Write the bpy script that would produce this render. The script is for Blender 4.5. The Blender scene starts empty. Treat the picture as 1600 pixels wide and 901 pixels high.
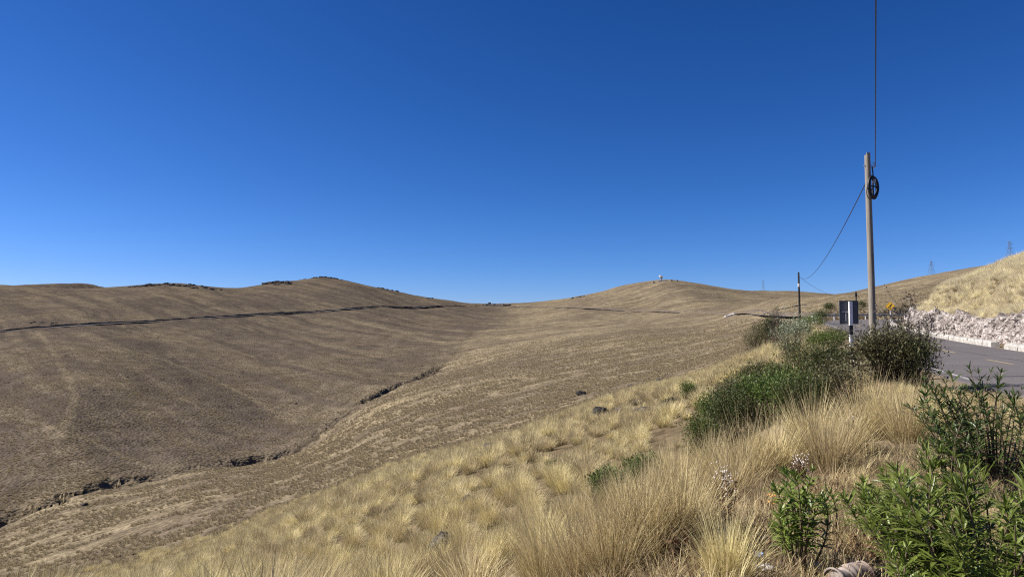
import bpy, math, random
import numpy as np
from mathutils import Vector, Matrix

random.seed(7)
RNG = np.random.default_rng(7)
SC = bpy.context.scene
COL = SC.collection
R = math.radians

# ------------------------------------------------------------------ numbers measured from the photograph
FOC = 1100.0            # focal length in photograph pixels (1600 wide)
VH = 508.0              # row of the horizon
PITCH = math.atan((VH - 450.5) / FOC)
SUN_EL, SUN_AZ = R(40), R(172)     # direction towards the sun: azimuth measured from +x, counter-clockwise
SUN_DIR = np.array([math.cos(SUN_EL) * math.cos(SUN_AZ), math.cos(SUN_EL) * math.sin(SUN_AZ), math.sin(SUN_EL)])

def zr(v, d):           # height of photograph row v at depth d
    return (VH - v) / FOC * d
def xr(u, d):
    return (u - 800.0) / FOC * d

# ------------------------------------------------------------------ noise
def _hash(ix, iy, seed):
    h = (ix.astype(np.int64) * 374761393 + iy.astype(np.int64) * 668265263 + seed * 974634777) & 0xFFFFFFFF
    h = ((h ^ (h >> 13)) * 1274126177) & 0xFFFFFFFF
    h = h ^ (h >> 16)
    return (h & 0xFFFFFF) / float(0xFFFFFF)
def vnoise(x, y, seed=0):
    x = np.asarray(x, float); y = np.asarray(y, float)
    ix = np.floor(x); iy = np.floor(y)
    fx = x - ix; fy = y - iy
    fx = fx * fx * fx * (fx * (fx * 6 - 15) + 10); fy = fy * fy * fy * (fy * (fy * 6 - 15) + 10)
    a = _hash(ix, iy, seed); b = _hash(ix + 1, iy, seed); c = _hash(ix, iy + 1, seed); d = _hash(ix + 1, iy + 1, seed)
    return (a + (b - a) * fx) * (1 - fy) + (c + (d - c) * fx) * fy - 0.5
def fbm(x, y, seed=0, octv=4):
    s = 0; a = 1.0
    for k in range(octv):
        s = s + a * vnoise(x * 2 ** k + 13.7 * k, y * 2 ** k - 7.3 * k, seed + k); a *= 0.5
    return s
def sstep(a, b, x):
    t = np.clip((x - a) / (b - a), 0, 1); return t * t * (3 - 2 * t)

# ------------------------------------------------------------------ terrain: control points (column, row, depth) from the photograph
CP = [
 # standing ground and the near slope
 (300,895,24),(300,872,55),(300,800,110),(300,765,145),(450,830,28),(450,805,62),(450,750,130),
 (100,890,80),(100,850,108),(100,805,138),(-150,900,95),(-150,880,115),
 (600,895,12),(600,800,22),(600,754,42),(600,733,82),(600,670,165),(600,635,215),
 (800,895,7.5),(800,800,13),(800,740,24),(800,694,45),(800,676,85),(800,645,125),(800,600,190),(800,560,320),(800,520,560),(800,487,880),
 (1000,895,4.6),(1000,760,13),(1000,700,22),(1000,640,45),(1000,617,58),(1000,607,95),(1000,560,220),(1000,520,400),(1000,488,720),(1000,465,850),
 (1100,890,4.4),(1100,705,17),(1100,600,52),(1100,588,70),(1100,575,120),(1100,540,230),
 (1200,890,4.5),(1200,745,9),(1200,650,18),(1190,580,40),(1170,560,60),(1170,556,80),(1150,545,170),(1150,520,290),(1150,491,520),(1150,470,800),
 (1300,890,4.6),(1300,760,7.2),(1290,640,17),(1290,560,38),(1270,520,70),(1240,510,100),(1230,505,170),(1240,494,320),
 (1500,890,4.6),(1500,760,7),(1600,890,4.6),(1600,700,8.5),(1480,600,18),(1900,800,6.5),(1430,575,24),(1370,590,18),
 # verge and bank to the right of the road (natural ground above the cut)
 (1600,492,38),(1500,489,54),(1440,480,74),(1395,472,95),(1600,404,78),(1540,425,84),(1480,445,90),(1430,462,98),
 (1900,480,24),(1900,330,70),(1600,425,110),(1500,455,125),(1410,480,130),(2300,450,22),(2300,280,70),
 # valley floor (the stream bed)
 (20,815,150),(130,768,165),(240,745,180),(400,718,205),(460,703,215),(520,660,245),(600,612,290),(680,580,350),(715,548,440),(740,515,600),(758,488,880),(765,476,1000),
 # left slope
 (-150,700,200),(-150,600,300),(-150,530,420),(-150,446,760),
 (0,700,205),(100,650,230),(100,580,310),(50,515,450),(300,650,255),(300,580,350),(270,500,560),(500,600,330),(500,540,480),(480,487,700),(640,540,480),(640,480,850),(720,478,960),
 (0,446,800),(100,451,830),(200,449,850),(280,446,870),(370,451,930),(420,444,980),(470,440,1030),(540,441,1060),(620,456,1060),(700,470,1040),
 (0,458,1150),(200,460,1200),(370,468,1300),(540,458,1400),(620,468,1400),(700,480,1350),
 # saddle and right hill
 (800,474,1060),(860,470,1050),(920,461,1000),(980,449,960),(1035,438.5,950),(1060,439.5,950),(1110,446,980),(1150,452,1000),(1190,457,1000),
 (765,486,1350),(900,474,1350),(1035,458,1300),(1120,462,1250),
 # spur and the ridge behind it
 (1210,468,520),(1250,463.5,520),(1300,460.5,540),(1350,452,560),(1400,440.5,580),(1460,430,580),(1540,415,580),(1600,404,580),(1900,370,560),
 (1210,474,800),(1300,472,850),(1400,455,900),(1540,430,900),
 (1180,456,1350),(1240,455,1350),(1300,460,1400),(1200,466,1800),(1300,472,1800),
 (1300,482,300),(1400,470,300),(1500,445,320),(1300,497,150),(1340,492,180),
]
C = np.array(CP, float)
cd = C[:, 2]; cx = (C[:, 0] - 800) / FOC * cd; cz = (VH - C[:, 1]) / FOC * cd
crho = np.hypot(cx, cd); ca = np.arctan2(cx, cd); cq = cz / crho
# ground out of sight: beside and behind the camera
ex = []
for a_deg, rows in ((-60, ((3,-.62),(20,-.33),(100,-.24),(300,-.12),(800,.03))), (-110, ((3,-.6),(30,-.3),(200,-.2),(900,-.05))), (-180, ((3,-.52),(30,-.1),(300,-.05),(1500,0))),
                    (60, ((3,-.5),(8,-.19),(20,-.06),(60,.09),(400,.1))), (110, ((3,-.5),(9,-.16),(30,.1),(200,.12))), (180, ((3,-.52),(30,-.1),(300,-.05),(1500,0)))):
    for rr, q in rows: ex.append((R(a_deg), rr, q))
for a_deg in (-40, -28, -15, 0, 15, 28, 40):
    ex.append((R(a_deg), 1.0, -1.55)); ex.append((R(a_deg), 2.2, -0.71)); ex.append((R(a_deg), 4200, 0.0))
ex = np.array(ex)
PA = np.concatenate([ca, ex[:, 0]]) * 4.0
PL = np.log(np.concatenate([crho, ex[:, 1]]))
PQ = np.concatenate([cq, ex[:, 2]])
# the eye is 1.6 m up, so q*rho near the eye is about -1.6: interpolate q + 1.6/rho, which stays smooth there
PQs = PQ + 1.6 / np.exp(PL)
def tps(r2):
    return np.where(r2 > 1e-12, r2 * np.log(np.maximum(r2, 1e-12)) * 0.5, 0.0)
n = len(PA)
K = tps((PA[:, None] - PA[None]) ** 2 + (PL[:, None] - PL[None]) ** 2) + np.eye(n) * 2e-4
Pm = np.stack([np.ones(n), PA, PL], 1)
A = np.zeros((n + 3, n + 3)); A[:n, :n] = K; A[:n, n:] = Pm; A[n:, :n] = Pm.T
W = np.linalg.solve(A, np.concatenate([PQs, np.zeros(3)]))
NA, NL = 361, 260
ga = np.linspace(-math.pi, math.pi, NA); gl = np.linspace(math.log(0.4), math.log(6000), NL)
GA, GL = np.meshgrid(ga, gl, indexing='ij')
ff = np.zeros(GA.size); fa = (GA.ravel() * 4.0); fl = GL.ravel()
for i in range(0, ff.size, 20000):
    s = slice(i, i + 20000)
    r2 = (fa[s, None] - PA[None]) ** 2 + (fl[s, None] - PL[None]) ** 2
    ff[s] = tps(r2) @ W[:n] + W[n] + W[n + 1] * fa[s] + W[n + 2] * fl[s]
GRID = ff.reshape(NA, NL)
def base_height(x, y):
    rho = np.maximum(np.hypot(x, y), 0.41); a = np.arctan2(x, y); l = np.log(rho)
    ia = np.clip((a - ga[0]) / (ga[1] - ga[0]), 0, NA - 1.001); il = np.clip((l - gl[0]) / (gl[1] - gl[0]), 0, NL - 1.001)
    i0 = ia.astype(int); j0 = il.astype(int)
    ta = ia - i0; tl = il - j0
    def cr(p0, p1, p2, p3, t):
        return p1 + 0.5 * t * (p2 - p0 + t * (2 * p0 - 5 * p1 + 4 * p2 - p3 + t * (3 * (p1 - p2) + p3 - p0)))
    rows = []
    for k in (-1, 0, 1, 2):
        ii = np.clip(i0 + k, 0, NA - 1)
        rows.append(cr(*[GRID[ii, np.clip(j0 + m, 0, NL - 1)] for m in (-1, 0, 1, 2)], tl))
    return cr(*rows, ta) * rho - 1.6

# ------------------------------------------------------------------ the road: left and right edges (x, y, z)
RL = np.array([(6.2,-12,-1.75),(7.4,-4,-1.65),(8.2,2,-1.58),(9.4,9,-1.5),(10.6,14.6,-1.46),(11.9,19,-1.44),(15.8,30,-1.25),(22.5,47,-.85),(31,68,-.3),(40.4,92,.35),(45.5,103,.6),(54,112,.85),(66,118,1.0),(80,121,1.2)])
RR = np.array([(12.4,-14,-1.55),(13.6,-6,-1.45),(14.9,1,-1.35),(16.4,9,-1.32),(19,19.5,-1.28),(20.8,25,-1.26),(24.0,33.5,-1.22),(29.6,47,-1.07),(36.4,62,-.88),(43,78,-.45),(49.2,92,.1),(55,101,.5),(66,108,.85),(80,111,1.1)])
def catmull(P, per):
    P = np.vstack([2 * P[0] - P[1], P, 2 * P[-1] - P[-2]]); out = []
    for i in range(1, len(P) - 2):
        for t in np.linspace(0, 1, per, endpoint=False):
            p0, p1, p2, p3 = P[i-1], P[i], P[i+1], P[i+2]
            out.append(0.5 * ((2*p1) + (-p0+p2)*t + (2*p0-5*p1+4*p2-p3)*t*t + (-p0+3*p1-3*p2+p3)*t**3))
    out.append(P[-2]); return np.array(out)
LE = catmull(RL, 14); RE = catmull(RR, 14)
CE = (LE + RE) / 2; HW = np.linalg.norm((RE - LE)[:, :2], axis=1) / 2
def nearest_on(P, x, y):
    """distance, signed side (+ = right of travel), segment index and parameter"""
    best = np.full(x.shape, 1e18); bi = np.zeros(x.shape, int); bt = np.zeros(x.shape); bs = np.zeros(x.shape)
    for i in range(len(P) - 1):
        ax, ay = P[i][:2]; dx, dy = P[i+1][:2] - P[i][:2]; L2 = dx*dx + dy*dy
        t = np.clip(((x-ax)*dx + (y-ay)*dy) / L2, 0, 1)
        ex_, ey_ = x - ax - t*dx, y - ay - t*dy; d2 = ex_*ex_ + ey_*ey_
        m = d2 < best
        best = np.where(m, d2, best); bi = np.where(m, i, bi); bt = np.where(m, t, bt); bs = np.where(m, np.sign(ex_*dy - ey_*dx), bs)
    return np.sqrt(best), bs, bi, bt

STREAM_PX = [(-120,850,138),(20,815,150),(60,799,156),(130,768,165),(185,757,172),(240,745,180),(320,733,192),(400,718,205),(460,703,215),(490,682,228),(520,660,245),(560,636,266),(600,612,290),(640,600,315),(680,580,350),(700,562,395),(715,548,440),(740,515,600)]
ST = np.array([(xr(u, d), d, zr(v, d)) for u, v, d in STREAM_PX])
STc = catmull(ST, 8)
_j = np.arange(len(STc)); STc[:, 0] += 2.2 * np.sin(_j * 1.3) * vnoise(_j * .7, _j * 0, 3) * 2; STc[:, 1] += 3.0 * vnoise(_j * .9, _j * 0, 5) * 2
_su = 800 + FOC * STc[:, 0] / STc[:, 1]
def _band(u, a, b, amp): return amp * sstep(a - 8, a + 6, u) * (1 - sstep(b - 6, b + 8, u))
ST_AMP = 0.75 + _band(_su, -200, 30, 1.2) + _band(_su, 62, 100, 1.4) + _band(_su, 118, 205, 1.7) + _band(_su, 225, 250, 1.2) + _band(_su, 392, 468, 2.9) + _band(_su, 505, 545, .5) + _band(_su, 585, 638, 2.6) + _band(_su, 655, 690, 1.6)
ST_AMP *= 1 - .7 * sstep(672, 705, _su)
ST_AMP *= (0.75 + 0.7 * np.abs(vnoise(_j * .8, _j * 0 + 3, 9) * 2))

def height(x, y, detail=True, carve=True, want_gully=False):
    x = np.asarray(x, float); y = np.asarray(y, float); shp = x.shape; x = x.ravel(); y = y.ravel()
    rho = np.hypot(x, y)
    z = base_height(x, y)
    # far summits seen over the left ridge, and the rocky top of the left hill
    for hx, hy, hh, sx, sy in ((xr(42, 1600), 1600, 40, 120, 160), (xr(162, 1750), 1750, 43, 75, 160), (xr(505, 1080), 1080, 6.5, 34, 60), (xr(280, 900), 900, 3, 60, 40), (xr(440, 990), 990, 2.5, 16, 40)):
        z = z + hh * np.exp(-((x - hx) / sx) ** 2 - ((y - hy) / sy) ** 2)
    if detail:
        w = sstep(60, 260, rho)
        z = z + w * (1.6 * fbm(x / 60, y / 60, 21) + 0.5 * fbm(x / 14, y / 14, 31, 3))
        z = z + sstep(2, 9, rho) * (0.22 * fbm(x / 4.0, y / 4.0, 41, 3)) * (1 - 0.5 * w) + 0.05 * fbm(x / .9, y / .9, 51, 2)
    gully = np.zeros_like(z)
    if carve:
        m = (rho > 120) & (rho < 660) & (x < 40)
        if m.any():
            xx, yy = x[m] + 1.2 * vnoise(x[m] / 3.1, y[m] / 3.1, 71) * 2, y[m] + 1.2 * vnoise(x[m] / 2.7, y[m] / 2.7, 72) * 2
            d, s, i, t = nearest_on(STc, xx, yy)
            amp = ST_AMP[i] * (1 - t) + ST_AMP[np.minimum(i + 1, len(ST_AMP) - 1)] * t
            # steep bank on the left side of the stream (s<0), gentle on the right
            prof = np.where(s > 0, 1 - sstep(0.4, 1.5, d), 1 - sstep(1.5, 6.5, d))
            zz = z[m] - amp * prof - 0.5 * np.exp(-(d / 12) ** 2)
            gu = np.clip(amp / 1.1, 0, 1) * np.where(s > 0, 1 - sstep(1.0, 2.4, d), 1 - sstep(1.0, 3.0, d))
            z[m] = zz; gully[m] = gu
        m = (rho < 190) & (x > 1)
        if m.any():
            dR, sR, iR, tR = nearest_on(RE, x[m], y[m]); dL, sL, iL, tL = nearest_on(LE, x[m], y[m])
            zrr = RE[iR, 2] * (1 - tR) + RE[np.minimum(iR + 1, len(RE) - 1), 2] * tR; zl = LE[iL, 2] * (1 - tL) + LE[np.minimum(iL + 1, len(LE) - 1), 2] * tL
            up = dR * sR; lo = -dL * sL            # metres outside the right and the left edge
            q = np.where(lo > 0, 0, np.where(up > 0, 1, np.clip(-lo / np.maximum(-lo - up, 1e-3), 0, 1)))
            flat = zl + (zrr - zl) * q - 0.05; nat = z[m]
            wl = sstep(0.8, 3.6, lo)
            shelf = flat + np.clip(nat - flat, 0, 1.7) * sstep(3.1, 3.6, up); wr = sstep(3.6, 6.5, up)
            zc = np.where(lo > 0, (flat - 0.05 * lo) * (1 - wl) + nat * wl, shelf * (1 - wr) + np.maximum(nat, shelf) * wr)
            z[m] = np.where(np.maximum(lo, up) < 14, zc, nat)
    if want_gully: return z.reshape(shp), gully.reshape(shp)
    return z.reshape(shp)
def H(x, y):
    return float(height(np.array([x]), np.array([y]))[0])
def onpx(u, d):
    x = xr(u, d); return (x, d, H(x, d))

# ------------------------------------------------------------------ mesh helpers
def link(o): COL.objects.link(o); return o
def tag(o, label=None, cat=None, group=None, kind=None):
    for k, v in (('label', label), ('category', cat), ('group', group), ('kind', kind)):
        if v: o[k] = v
    return o
def empty(name, loc, label, cat, group=None, rz=0.0):
    o = bpy.data.objects.new(name, None); link(o); o.location = loc; o.rotation_euler = (0, 0, rz); o.empty_display_size = .2
    return tag(o, label, cat, group)
def raw_mesh(name, V, F, attrs=None, smooth=False):
    """V (n,3); F (m,3) or (m,4) or a list of such arrays"""
    V = np.ascontiguousarray(V, np.float32)
    Fs = [f for f in (F if isinstance(F, list) else [F]) if len(f)]
    me = bpy.data.meshes.new(name)
    me.vertices.add(len(V)); me.vertices.foreach_set('co', V.ravel())
    loops = np.concatenate([f.ravel() for f in Fs]).astype(np.int32)
    sizes = np.concatenate([np.full(len(f), f.shape[1]) for f in Fs]).astype(np.int32)
    starts = np.concatenate([[0], np.cumsum(sizes)[:-1]]).astype(np.int32)
    me.loops.add(len(loops)); me.loops.foreach_set('vertex_index', loops)
    me.polygons.add(len(sizes)); me.polygons.foreach_set('loop_start', starts)
    me.update(calc_edges=True)
    me.polygons.foreach_set('use_smooth', np.full(len(sizes), smooth))
    for k, (typ, arr) in (attrs or {}).items():
        at = me.attributes.new(k, typ, 'POINT')
        at.data.foreach_set('value' if typ in ('FLOAT', 'INT') else 'vector', np.ascontiguousarray(arr, np.float32 if typ != 'INT' else np.int32).ravel())
    return me
class MB:
    def __init__(s): s.V = []; s.F = []; s.n = 0; s.A = {}; s.M = []
    def add(s, V, F, mi=0, **at):
        V = np.asarray(V, float); F = np.asarray(F, int)
        s.V.append(V); s.F.append(F + s.n); s.M.append(np.full(len(F), mi)); s.n += len(V)
        for k in at: s.A.setdefault(k, []).append(np.broadcast_to(np.asarray(at[k], float), (len(V),)))
        return s
    def mesh(s, name, smooth=False):
        V = np.concatenate(s.V)
        quads = [f for f in s.F if f.shape[1] == 4]; tris = [f for f in s.F if f.shape[1] == 3]
        mq = [m for f, m in zip(s.F, s.M) if f.shape[1] == 4]; mt = [m for f, m in zip(s.F, s.M) if f.shape[1] == 3]
        F = ([np.concatenate(quads)] if quads else []) + ([np.concatenate(tris)] if tris else [])
        at = {k: ('FLOAT', np.concatenate(v)) for k, v in s.A.items() if sum(len(q) for q in v) == len(V)}
        me = raw_mesh(name, V, F, at, smooth)
        me.polygons.foreach_set('material_index', np.concatenate(mq + mt).astype(np.int32))
        return me
    def build(s, name, mats, parent=None, smooth=False, loc=None):
        me = s.mesh(name, smooth)
        for m in (mats if isinstance(mats, (list, tuple)) else [mats]): me.materials.append(m)
        o = bpy.data.objects.new(name, me); link(o)
        if parent: o.parent = parent
        if loc is not None: o.location = loc
        return o
    # shapes
    def box(s, c, size, rot=None, mi=0, taper=1.0, **at):
        hx, hy, hz = [q / 2 for q in size]
        V = np.array([(-hx,-hy,-hz),(hx,-hy,-hz),(hx,hy,-hz),(-hx,hy,-hz),(-hx*taper,-hy*taper,hz),(hx*taper,-hy*taper,hz),(hx*taper,hy*taper,hz),(-hx*taper,hy*taper,hz)])
        if rot is not None: V = V @ np.array(rot.to_3x3() if hasattr(rot, 'to_3x3') else rot).T
        F = [(0,3,2,1),(4,5,6,7),(0,1,5,4),(1,2,6,5),(2,3,7,6),(3,0,4,7)]
        return s.add(V + np.asarray(c), F, mi, **at)
    def tube(s, P, rad, sides=6, mi=0, caps=True, **at):
        P = np.asarray(P, float); m = len(P); rad = np.broadcast_to(np.asarray(rad, float), (m,))
        T = np.gradient(P, axis=0); T /= np.maximum(np.linalg.norm(T, axis=1, keepdims=True), 1e-9)
        up = np.array([0, 0, 1.0]) if abs(T[0, 2]) < .9 else np.array([1.0, 0, 0])
        N = np.cross(T, up); N /= np.maximum(np.linalg.norm(N, axis=1, keepdims=True), 1e-9); B = np.cross(T, N)
        a = np.arange(sides) / sides * 2 * math.pi
        V = P[:, None] + rad[:, None, None] * (np.cos(a)[None, :, None] * N[:, None] + np.sin(a)[None, :, None] * B[:, None])
        F = [(i*sides+k, i*sides+(k+1) % sides, (i+1)*sides+(k+1) % sides, (i+1)*sides+k) for i in range(m-1) for k in range(sides)]
        s.add(V.reshape(-1, 3), F, mi, **at)
        if caps:
            for e, sg in ((0, 1), (m-1, -1)):
                ring = V[e]; c = ring.mean(0)
                f = [(0, 1+k, 1+(k+1) % sides)[::sg] for k in range(sides)]
                s.add(np.vstack([c, ring]), f, mi, **at)
        return s

# ------------------------------------------------------------------ materials
def mat(name):
    m = bpy.data.materials.new(name); m.use_nodes = True
    nt = m.node_tree; nt.nodes.clear()
    return m, nt, nt.nodes, nt.links
def N(nt, t, **kw):
    nd = nt.nodes.new(t)
    for k, v in kw.items():
        if k.startswith('i_'): nd.inputs[k[2:].replace('_', ' ')].default_value = v
        else: setattr(nd, k, v)
    return nd
def ramp(nt, stops, src=None, interp='LINEAR'):
    r = nt.nodes.new('ShaderNodeValToRGB'); r.color_ramp.interpolation = interp
    els = r.color_ramp.elements
    while len(els) < len(stops): els.new(0.5)
    for e, (p, c) in zip(els, stops): e.position = p; e.color = (c, c, c, 1) if isinstance(c, (int, float)) else (*c, 1)
    if src is not None: nt.links.new(src, r.inputs[0])
    return r
def mixc(nt, f, a, b, mode='MIX'):
    m = nt.nodes.new('ShaderNodeMix'); m.data_type = 'RGBA'; m.blend_type = mode
    for sock, v in ((m.inputs[0], f), (m.inputs[6], a), (m.inputs[7], b)):
        if isinstance(v, bpy.types.NodeSocket): nt.links.new(v, sock)
        elif isinstance(v, (int, float)): sock.default_value = v
        else: sock.default_value = (*v, 1)
    return m.outputs[2]
def math_(nt, op, a, b=None):
    m = nt.nodes.new('ShaderNodeMath'); m.operation = op
    for s_, v in ((m.inputs[0], a), (m.inputs[1], b)):
        if v is None: continue
        if isinstance(v, bpy.types.NodeSocket): nt.links.new(v, s_)
        else: s_.default_value = v
    return m.outputs[0]
def attr(nt, name): return N(nt, 'ShaderNodeAttribute', attribute_name=name)
def noise(nt, scale, vec=None, detail=4, rough=.6, dim='3D'):
    t = N(nt, 'ShaderNodeTexNoise'); t.noise_dimensions = dim; t.inputs['Scale'].default_value = scale; t.inputs['Detail'].default_value = detail; t.inputs['Roughness'].default_value = rough
    if vec is not None: nt.links.new(vec, t.inputs['Vector'])
    return t.outputs[0]
def finish(nt, color, rough=.8, spec=.2, bump=None, metal=0.0, normal=None):
    b = N(nt, 'ShaderNodeBsdfPrincipled'); o = N(nt, 'ShaderNodeOutputMaterial')
    for sock, v in ((b.inputs['Base Color'], color), (b.inputs['Roughness'], rough)):
        if isinstance(v, bpy.types.NodeSocket): nt.links.new(v, sock)
        else: sock.default_value = (*v, 1) if isinstance(v, tuple) else v
    b.inputs['Specular IOR Level'].default_value = spec; b.inputs['Metallic'].default_value = metal
    if bump:
        bp = N(nt, 'ShaderNodeBump'); bp.inputs['Strength'].default_value = bump[1]; bp.inputs['Distance'].default_value = bump[2]
        nt.links.new(bump[0], bp.inputs['Height']); nt.links.new(bp.outputs[0], b.inputs['Normal'])
    nt.links.new(b.outputs[0], o.inputs[0]); return b
def objpos(nt): return N(nt, 'ShaderNodeTexCoord').outputs['Object']
def geopos(nt): return N(nt, 'ShaderNodeNewGeometry').outputs['Position']

def simple(name, c1, c2, scale=6, rough=.8, spec=.2, bump=.3, bd=.01, metal=0., stretch=None):
    m, nt, ns, ls = mat(name); v = objpos(nt)
    if stretch:
        mp = N(nt, 'ShaderNodeMapping'); mp.inputs['Scale'].default_value = stretch; ls.new(v, mp.inputs[0]); v = mp.outputs[0]
    nz = noise(nt, scale, v, 5, .65)
    c = mixc(nt, ramp(nt, [(.3, 0.), (.7, 1.)], nz).outputs[0], c1, c2)
    finish(nt, c, rough, spec, (nz, bump, bd), metal); return m

def ground_material():
    m, nt, ns, ls = mat('dry_hill_grass'); pos = geopos(nt)
    flow = attr(nt, 'flow').outputs['Vector']; gul = attr(nt, 'gully').outputs['Fac']; left = attr(nt, 'leftside').outputs['Fac']; dirt = attr(nt, 'dirt').outputs['Fac']
    vo = N(nt, 'ShaderNodeTexVoronoi'); vo.inputs['Scale'].default_value = 1.1; ls.new(pos, vo.inputs['Vector'])
    vo2 = N(nt, 'ShaderNodeTexVoronoi'); vo2.inputs['Scale'].default_value = .33; ls.new(pos, vo2.inputs['Vector'])
    n_big = noise(nt, .018, pos, 5, .6); n_mid = noise(nt, .09, pos, 5, .7); n_f = noise(nt, .55, pos, 4, .7)
    n_flow = noise(nt, 1.6, flow, 5, .7)
    n_flow2 = noise(nt, 4.6, flow, 4, .65)
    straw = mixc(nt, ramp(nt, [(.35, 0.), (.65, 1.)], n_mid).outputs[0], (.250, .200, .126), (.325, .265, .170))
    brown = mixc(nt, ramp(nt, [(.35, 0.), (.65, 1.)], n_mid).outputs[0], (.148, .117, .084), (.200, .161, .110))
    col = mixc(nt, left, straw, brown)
    # streaks running down to the stream
    col = mixc(nt, ramp(nt, [(.43, .9), (.55, 0.)], n_flow).outputs[0], col, mixc(nt, left, (.165, .130, .090), (.092, .074, .060)))
    col = mixc(nt, ramp(nt, [(.55, 0.), (.72, .5)], n_flow2).outputs[0], col, mixc(nt, left, (.34, .275, .165), (.235, .190, .125)))
    col = mixc(nt, ramp(nt, [(.40, .65), (.52, 0.)], n_big).outputs[0], col, mixc(nt, left, (.150, .116, .084), (.098, .078, .066)))
    col = mixc(nt, ramp(nt, [(.56, 0.), (.68, .5)], n_big).outputs[0], col, mixc(nt, left, (.30, .235, .135), (.215, .165, .105)))
    n_pt = noise(nt, .13, pos, 7, .78)
    col = mixc(nt, 1.0, col, ramp(nt, [(.36, .62), (.64, 1.22)], n_pt).outputs[0], 'MULTIPLY')
    # tussock tops and the bare gaps between them
    gap = ramp(nt, [(.34, 0.), (.66, .45)], vo.outputs['Distance']).outputs[0]
    col = mixc(nt, gap, col, (.070, .054, .038))
    gap2 = ramp(nt, [(.45, 0.), (.8, .6)], vo2.outputs['Distance']).outputs[0]
    gap2 = math_(nt, 'MULTIPLY', gap2, ramp(nt, [(.45, 0.), (.62, 1.)], n_f).outputs[0])
    col = mixc(nt, gap2, col, (.075, .056, .038))
    trk = attr(nt, 'track').outputs['Fac']
    col = mixc(nt, math_(nt, 'MULTIPLY', math_(nt, 'MAXIMUM', trk, 0.0), .85), col, (.082, .062, .046))
    col = mixc(nt, math_(nt, 'MULTIPLY', math_(nt, 'MAXIMUM', math_(nt, 'MULTIPLY', trk, -1.0), 0.0), .26), col, (.33, .27, .165))
    dist_ = N(nt, 'ShaderNodeVectorMath', operation='LENGTH'); ls.new(pos, dist_.inputs[0])
    near_ = N(nt, 'ShaderNodeMapRange'); ls.new(dist_.outputs['Value'], near_.inputs[0]); near_.inputs[1].default_value = 60; near_.inputs[2].default_value = 95; near_.inputs[3].default_value = .8; near_.inputs[4].default_value = 0
    col = mixc(nt, near_.outputs[0], col, mixc(nt, n_f, (.075, .055, .032), (.16, .12, .07)))  # brown thatch near the eye, shade between tussocks painted into its tone
    col = mixc(nt, dirt, col, mixc(nt, noise(nt, 9, pos, 6, .7), (.095, .070, .046), (.27, .215, .145)))
    col = mixc(nt, gul, col, (.030, .024, .018))  # dark soil, with the shaded bank's darkness put into the colour
    h = math_(nt, 'SUBTRACT', math_(nt, 'MULTIPLY', n_f, .8), vo.outputs['Distance'])
    h = math_(nt, 'ADD', h, math_(nt, 'MULTIPLY', noise(nt, .16, pos, 3, .6), 1.5))
    h = math_(nt, 'MULTIPLY', h, math_(nt, 'SUBTRACT', 1.0, math_(nt, 'MULTIPLY', dirt, .9)))
    finish(nt, col, 1.0, 0.0, (h, .75, .5)); return m

def plant_material(name, c_lo, c_hi, trans=.35, rough=.5, spec=.3, vary=.35, by_along=None, rnd=True):
    """leaf or blade: colour between two tones by the blade's own tint, thin and translucent"""
    m, nt, ns, ls = mat(name)
    t = attr(nt, 'tint').outputs['Fac']
    col = mixc(nt, t, c_lo, c_hi)
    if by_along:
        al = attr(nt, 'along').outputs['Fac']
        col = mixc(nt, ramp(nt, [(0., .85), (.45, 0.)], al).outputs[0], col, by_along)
    if rnd:
        oi = N(nt, 'ShaderNodeObjectInfo').outputs['Random']
        hs = N(nt, 'ShaderNodeHueSaturation'); ls.new(col, hs.inputs['Color'])
        ls.new(math_(nt, 'ADD', math_(nt, 'MULTIPLY', oi, vary), 1 - vary * .6), hs.inputs['Value'])
        ls.new(math_(nt, 'ADD', math_(nt, 'MULTIPLY', oi, .02), .489), hs.inputs['Hue'])
        col = hs.outputs[0]
    b = N(nt, 'ShaderNodeBsdfPrincipled'); ls.new(col, b.inputs['Base Color']); b.inputs['Roughness'].default_value = rough; b.inputs['Specular IOR Level'].default_value = spec
    tr = N(nt, 'ShaderNodeBsdfTranslucent'); ls.new(col, tr.inputs[0])
    mx = N(nt, 'ShaderNodeMixShader'); mx.inputs[0].default_value = trans; ls.new(b.outputs[0], mx.inputs[1]); ls.new(tr.outputs[0], mx.inputs[2])
    o = N(nt, 'ShaderNodeOutputMaterial'); ls.new(mx.outputs[0], o.inputs[0]); return m

def asphalt_material():
    m, nt, ns, ls = mat('asphalt'); pos = geopos(nt)
    n1 = noise(nt, .5, pos, 6, .7); n2 = noise(nt, 18, pos, 4, .8)
    c = mixc(nt, ramp(nt, [(.3, 0.), (.7, 1.)], n1).outputs[0], (.115, .100, .097), (.155, .137, .132))
    c = mixc(nt, ramp(nt, [(.35, .6), (.6, 0.)], n2).outputs[0], c, (.075, .066, .064))
    finish(nt, c, .85, .25, (n2, .5, .01)); return m
def rock_material(name, white, grey, dark, scale=1.0):
    m, nt, ns, ls = mat(name); pos = geopos(nt)
    n1 = noise(nt, .9 * scale, pos, 6, .7); n2 = noise(nt, 5 * scale, pos, 6, .75)
    vo = N(nt, 'ShaderNodeTexVoronoi'); vo.feature = 'DISTANCE_TO_EDGE'; vo.inputs['Scale'].default_value = 2.6 * scale; ls.new(pos, vo.inputs[0])
    c = mixc(nt, ramp(nt, [(.42, 0.), (.58, 1.)], n1).outputs[0], grey, white)
    c = mixc(nt, ramp(nt, [(.42, .9), (.56, 0.)], n2).outputs[0], c, dark)
    c = mixc(nt, ramp(nt, [(0., .7), (.05, 0.)], vo.outputs[0]).outputs[0], c, dark)
    finish(nt, c, .9, .15, (n2, .8, .12 / scale)); return m

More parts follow.
